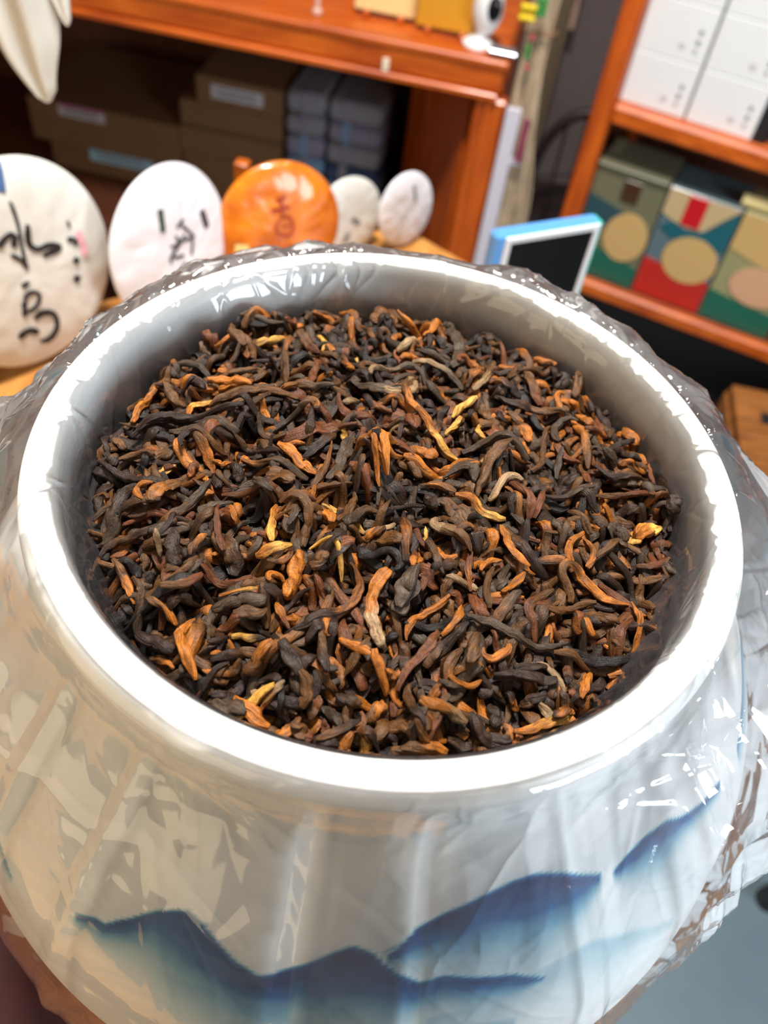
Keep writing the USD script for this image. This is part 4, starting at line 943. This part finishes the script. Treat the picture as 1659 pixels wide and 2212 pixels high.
obj('seat', ch.box(-0.09, 0.09, -0.006, 0.16, -0.645, -0.628, 0.004), dk, t)
for a in (-0.078, 0.078):
    for b in (0.006, 0.145): obj('leg', tube([ch.p(a, b, -0.645), ch.p(a * 1.06, b, FZ)], 0.006, 8), dk, t, smooth=True)
kr = Frame((0.398, 0.70), -4)
t = thing('wooden_crate', 'brown wooden crate with dark hand holes standing on the floor at the right edge', 'crate', kr.p(0.1, -0.07, FZ))
m_cr = plain('crate_wood', lin(176, 112, 52), 0.6, noise=0.35, scale=14, stretch=(0.8, 6, 6), dark=lin(120, 70, 28))
for k in range(5): obj('plank', kr.box(0, 0.22, -0.15 + 0.031 * k, -0.1215 + 0.031 * k, -0.505, -0.498, 0.001), m_cr, t)
for k in range(4):
    obj('plank', kr.box(0, 0.22, -0.155, -0.150, FZ + 0.052 * k, FZ + 0.05 + 0.052 * k, 0.001), m_cr, t)
    obj('plank', kr.box(-0.005, 0, -0.15, 0.0, FZ + 0.052 * k, FZ + 0.05 + 0.052 * k, 0.001), m_cr, t)
    obj('plank', kr.box(0, 0.22, 0.002, 0.007, FZ + 0.052 * k, FZ + 0.05 + 0.052 * k, 0.001), m_cr, t)
for a in (0.03, 0.07): obj('hand_hole_shade', kr.poly([(a + 0.012 * math.cos(q), -0.499 + 0.0 * q) for q in ()] or [(a, -0.4984), (a + 0.026, -0.4984), (a + 0.026, -0.4974), (a, -0.4974)], -0.06, -0.04), plain('shade_black', lin(26, 22, 26), 0.7), t)  # black patches painting the dark inside the holes
blk = plain('black_lacquer', lin(16, 16, 18), 0.4)
t = thing('black_stool', 'round-legged black stool on the grey floor at the lower right edge', 'stool', (0.56, 0.20, FZ))
for x, y in ((0.447, 0.165), (0.66, 0.11), (0.50, 0.36), (0.68, 0.33)): obj('leg', tube([(x, y, FZ), (x, y, FZ + 0.01), (x, y, -0.42)], 0.0125, 14), blk, t, smooth=40)
obj('seat', lathe([(0, -0.42), (0.17, -0.42), (0.175, -0.412), (0.17, -0.404), (0, -0.404)], 48, (0.57, 0.24, 0), caps=False), blk, t, smooth=40)
sp = Frame((0.186, 1.5), 0)
obj('hanging_strap', join([sp.box(-0.004, 0.004, 0.0, 0.002, -0.402, -0.365, 0.0006), sp.box(-0.003, 0.003, 0.0, 0.002, -0.365, 0.9, 0.0006)]), plain('pale_pink', lin(232, 196, 176), 0.5), label='pale pink strap hanging in front of the grey wall', cat='strap')
# white blossom hanging in at the top left
pet = usdkit.material(stage, '/World/Looks/petal', {"p": ("principled_bsdf", {"base_color": lin(232, 232, 224), "roughness": 0.5}), "t": ("translucent_bsdf", {"color": lin(232, 232, 220)}), "m": ("mix_closure", {"fac": 0.25})}, [("p.BSDF", "m.closure1"), ("t.BSDF", "m.closure2")], surface="m.closure")
def petal(parent, pts, half, curl):
    n = 28; c = spline(pts, n); hw = np.interp(np.linspace(0, 1, n), np.linspace(0, 1, len(half)), half); hw = gaussian_filter1d(hw, 1.2, mode='nearest'); hw[-1] *= 0.3
    t = np.gradient(c, axis=0); t /= np.linalg.norm(t, axis=1)[:, None]; sd = np.cross(t, [0.0, 1.0, 0]); sd /= np.linalg.norm(sd, axis=1)[:, None]; nr_ = np.cross(sd, t)
    x = np.linspace(-1, 1, 17); g = []
    for f, off_ in ((1, 0.0006), (-1, -0.0006)):
        for xx in (x if f > 0 else x[::-1]):
            fold = curl * (xx * xx - 0.4) + 0.22 * np.cos(xx * 5.5 + 0.6) + 0.06 * np.sin(np.linspace(0, 9, n) + 3 * xx)
            g.append(c + sd * (hw * xx)[:, None] + nr_ * (hw * fold + off_)[:, None])
    v = np.stack(g, 1).reshape(-1, 3)
    return grid_faces(v, n, len(g))
t = thing('white_blossom', 'white wilting blossom with long folded petals hanging in at the top left corner', 'flower', (-0.46, 0.32, TZ))
obj('petal', petal(t, [(-0.238, 0.30, 0.022), (-0.226, 0.30, -0.012), (-0.2215, 0.298, -0.045), (-0.2125, 0.296, -0.0815)], [0.012, 0.020, 0.0195, 0.016, 0.004], 0.5), pet, t, smooth=True)
obj('petal', petal(t, [(-0.212, 0.308, 0.012), (-0.2045, 0.306, -0.018), (-0.1985, 0.304, -0.0445)], [0.006, 0.009, 0.0065, 0.0015], 0.5), pet, t, smooth=True)
obj('petal', petal(t, [(-0.245, 0.305, 0.022), (-0.262, 0.30, 0.0), (-0.268, 0.298, -0.03)], [0.01, 0.017, 0.006], 0.6), pet, t, smooth=True)
obj('calyx', ellipsoid((-0.232, 0.303, 0.026), np.eye(3), (0.016, 0.012, 0.012), 2), plain('stem_green', lin(120, 130, 70), 0.6), t, smooth=True)
obj('stem', tube(spline([(-0.230, 0.303, 0.030), (-0.26, 0.305, 0.085), (-0.35, 0.31, 0.09), (-0.44, 0.32, 0.0), (-0.46, 0.32, TZ + 0.02)], 40), 0.003, 8), plain('stem_green', lin(120, 130, 70), 0.6), t, smooth=True)
obj('flower_vase', lathe([(0, TZ), (0.03, TZ), (0.04, TZ + 0.03), (0.038, TZ + 0.07), (0.018, TZ + 0.11), (0.022, TZ + 0.13), (0.0185, TZ + 0.129), (0.0145, TZ + 0.11), (0.034, TZ + 0.07), (0.036, TZ + 0.03), (0.026, TZ + 0.006), (0, TZ + 0.006)], 48, (-0.46, 0.32, 0), caps=False), white_p, smooth=40, label='white vase out at the left that carries the wilting blossom', cat='vase')
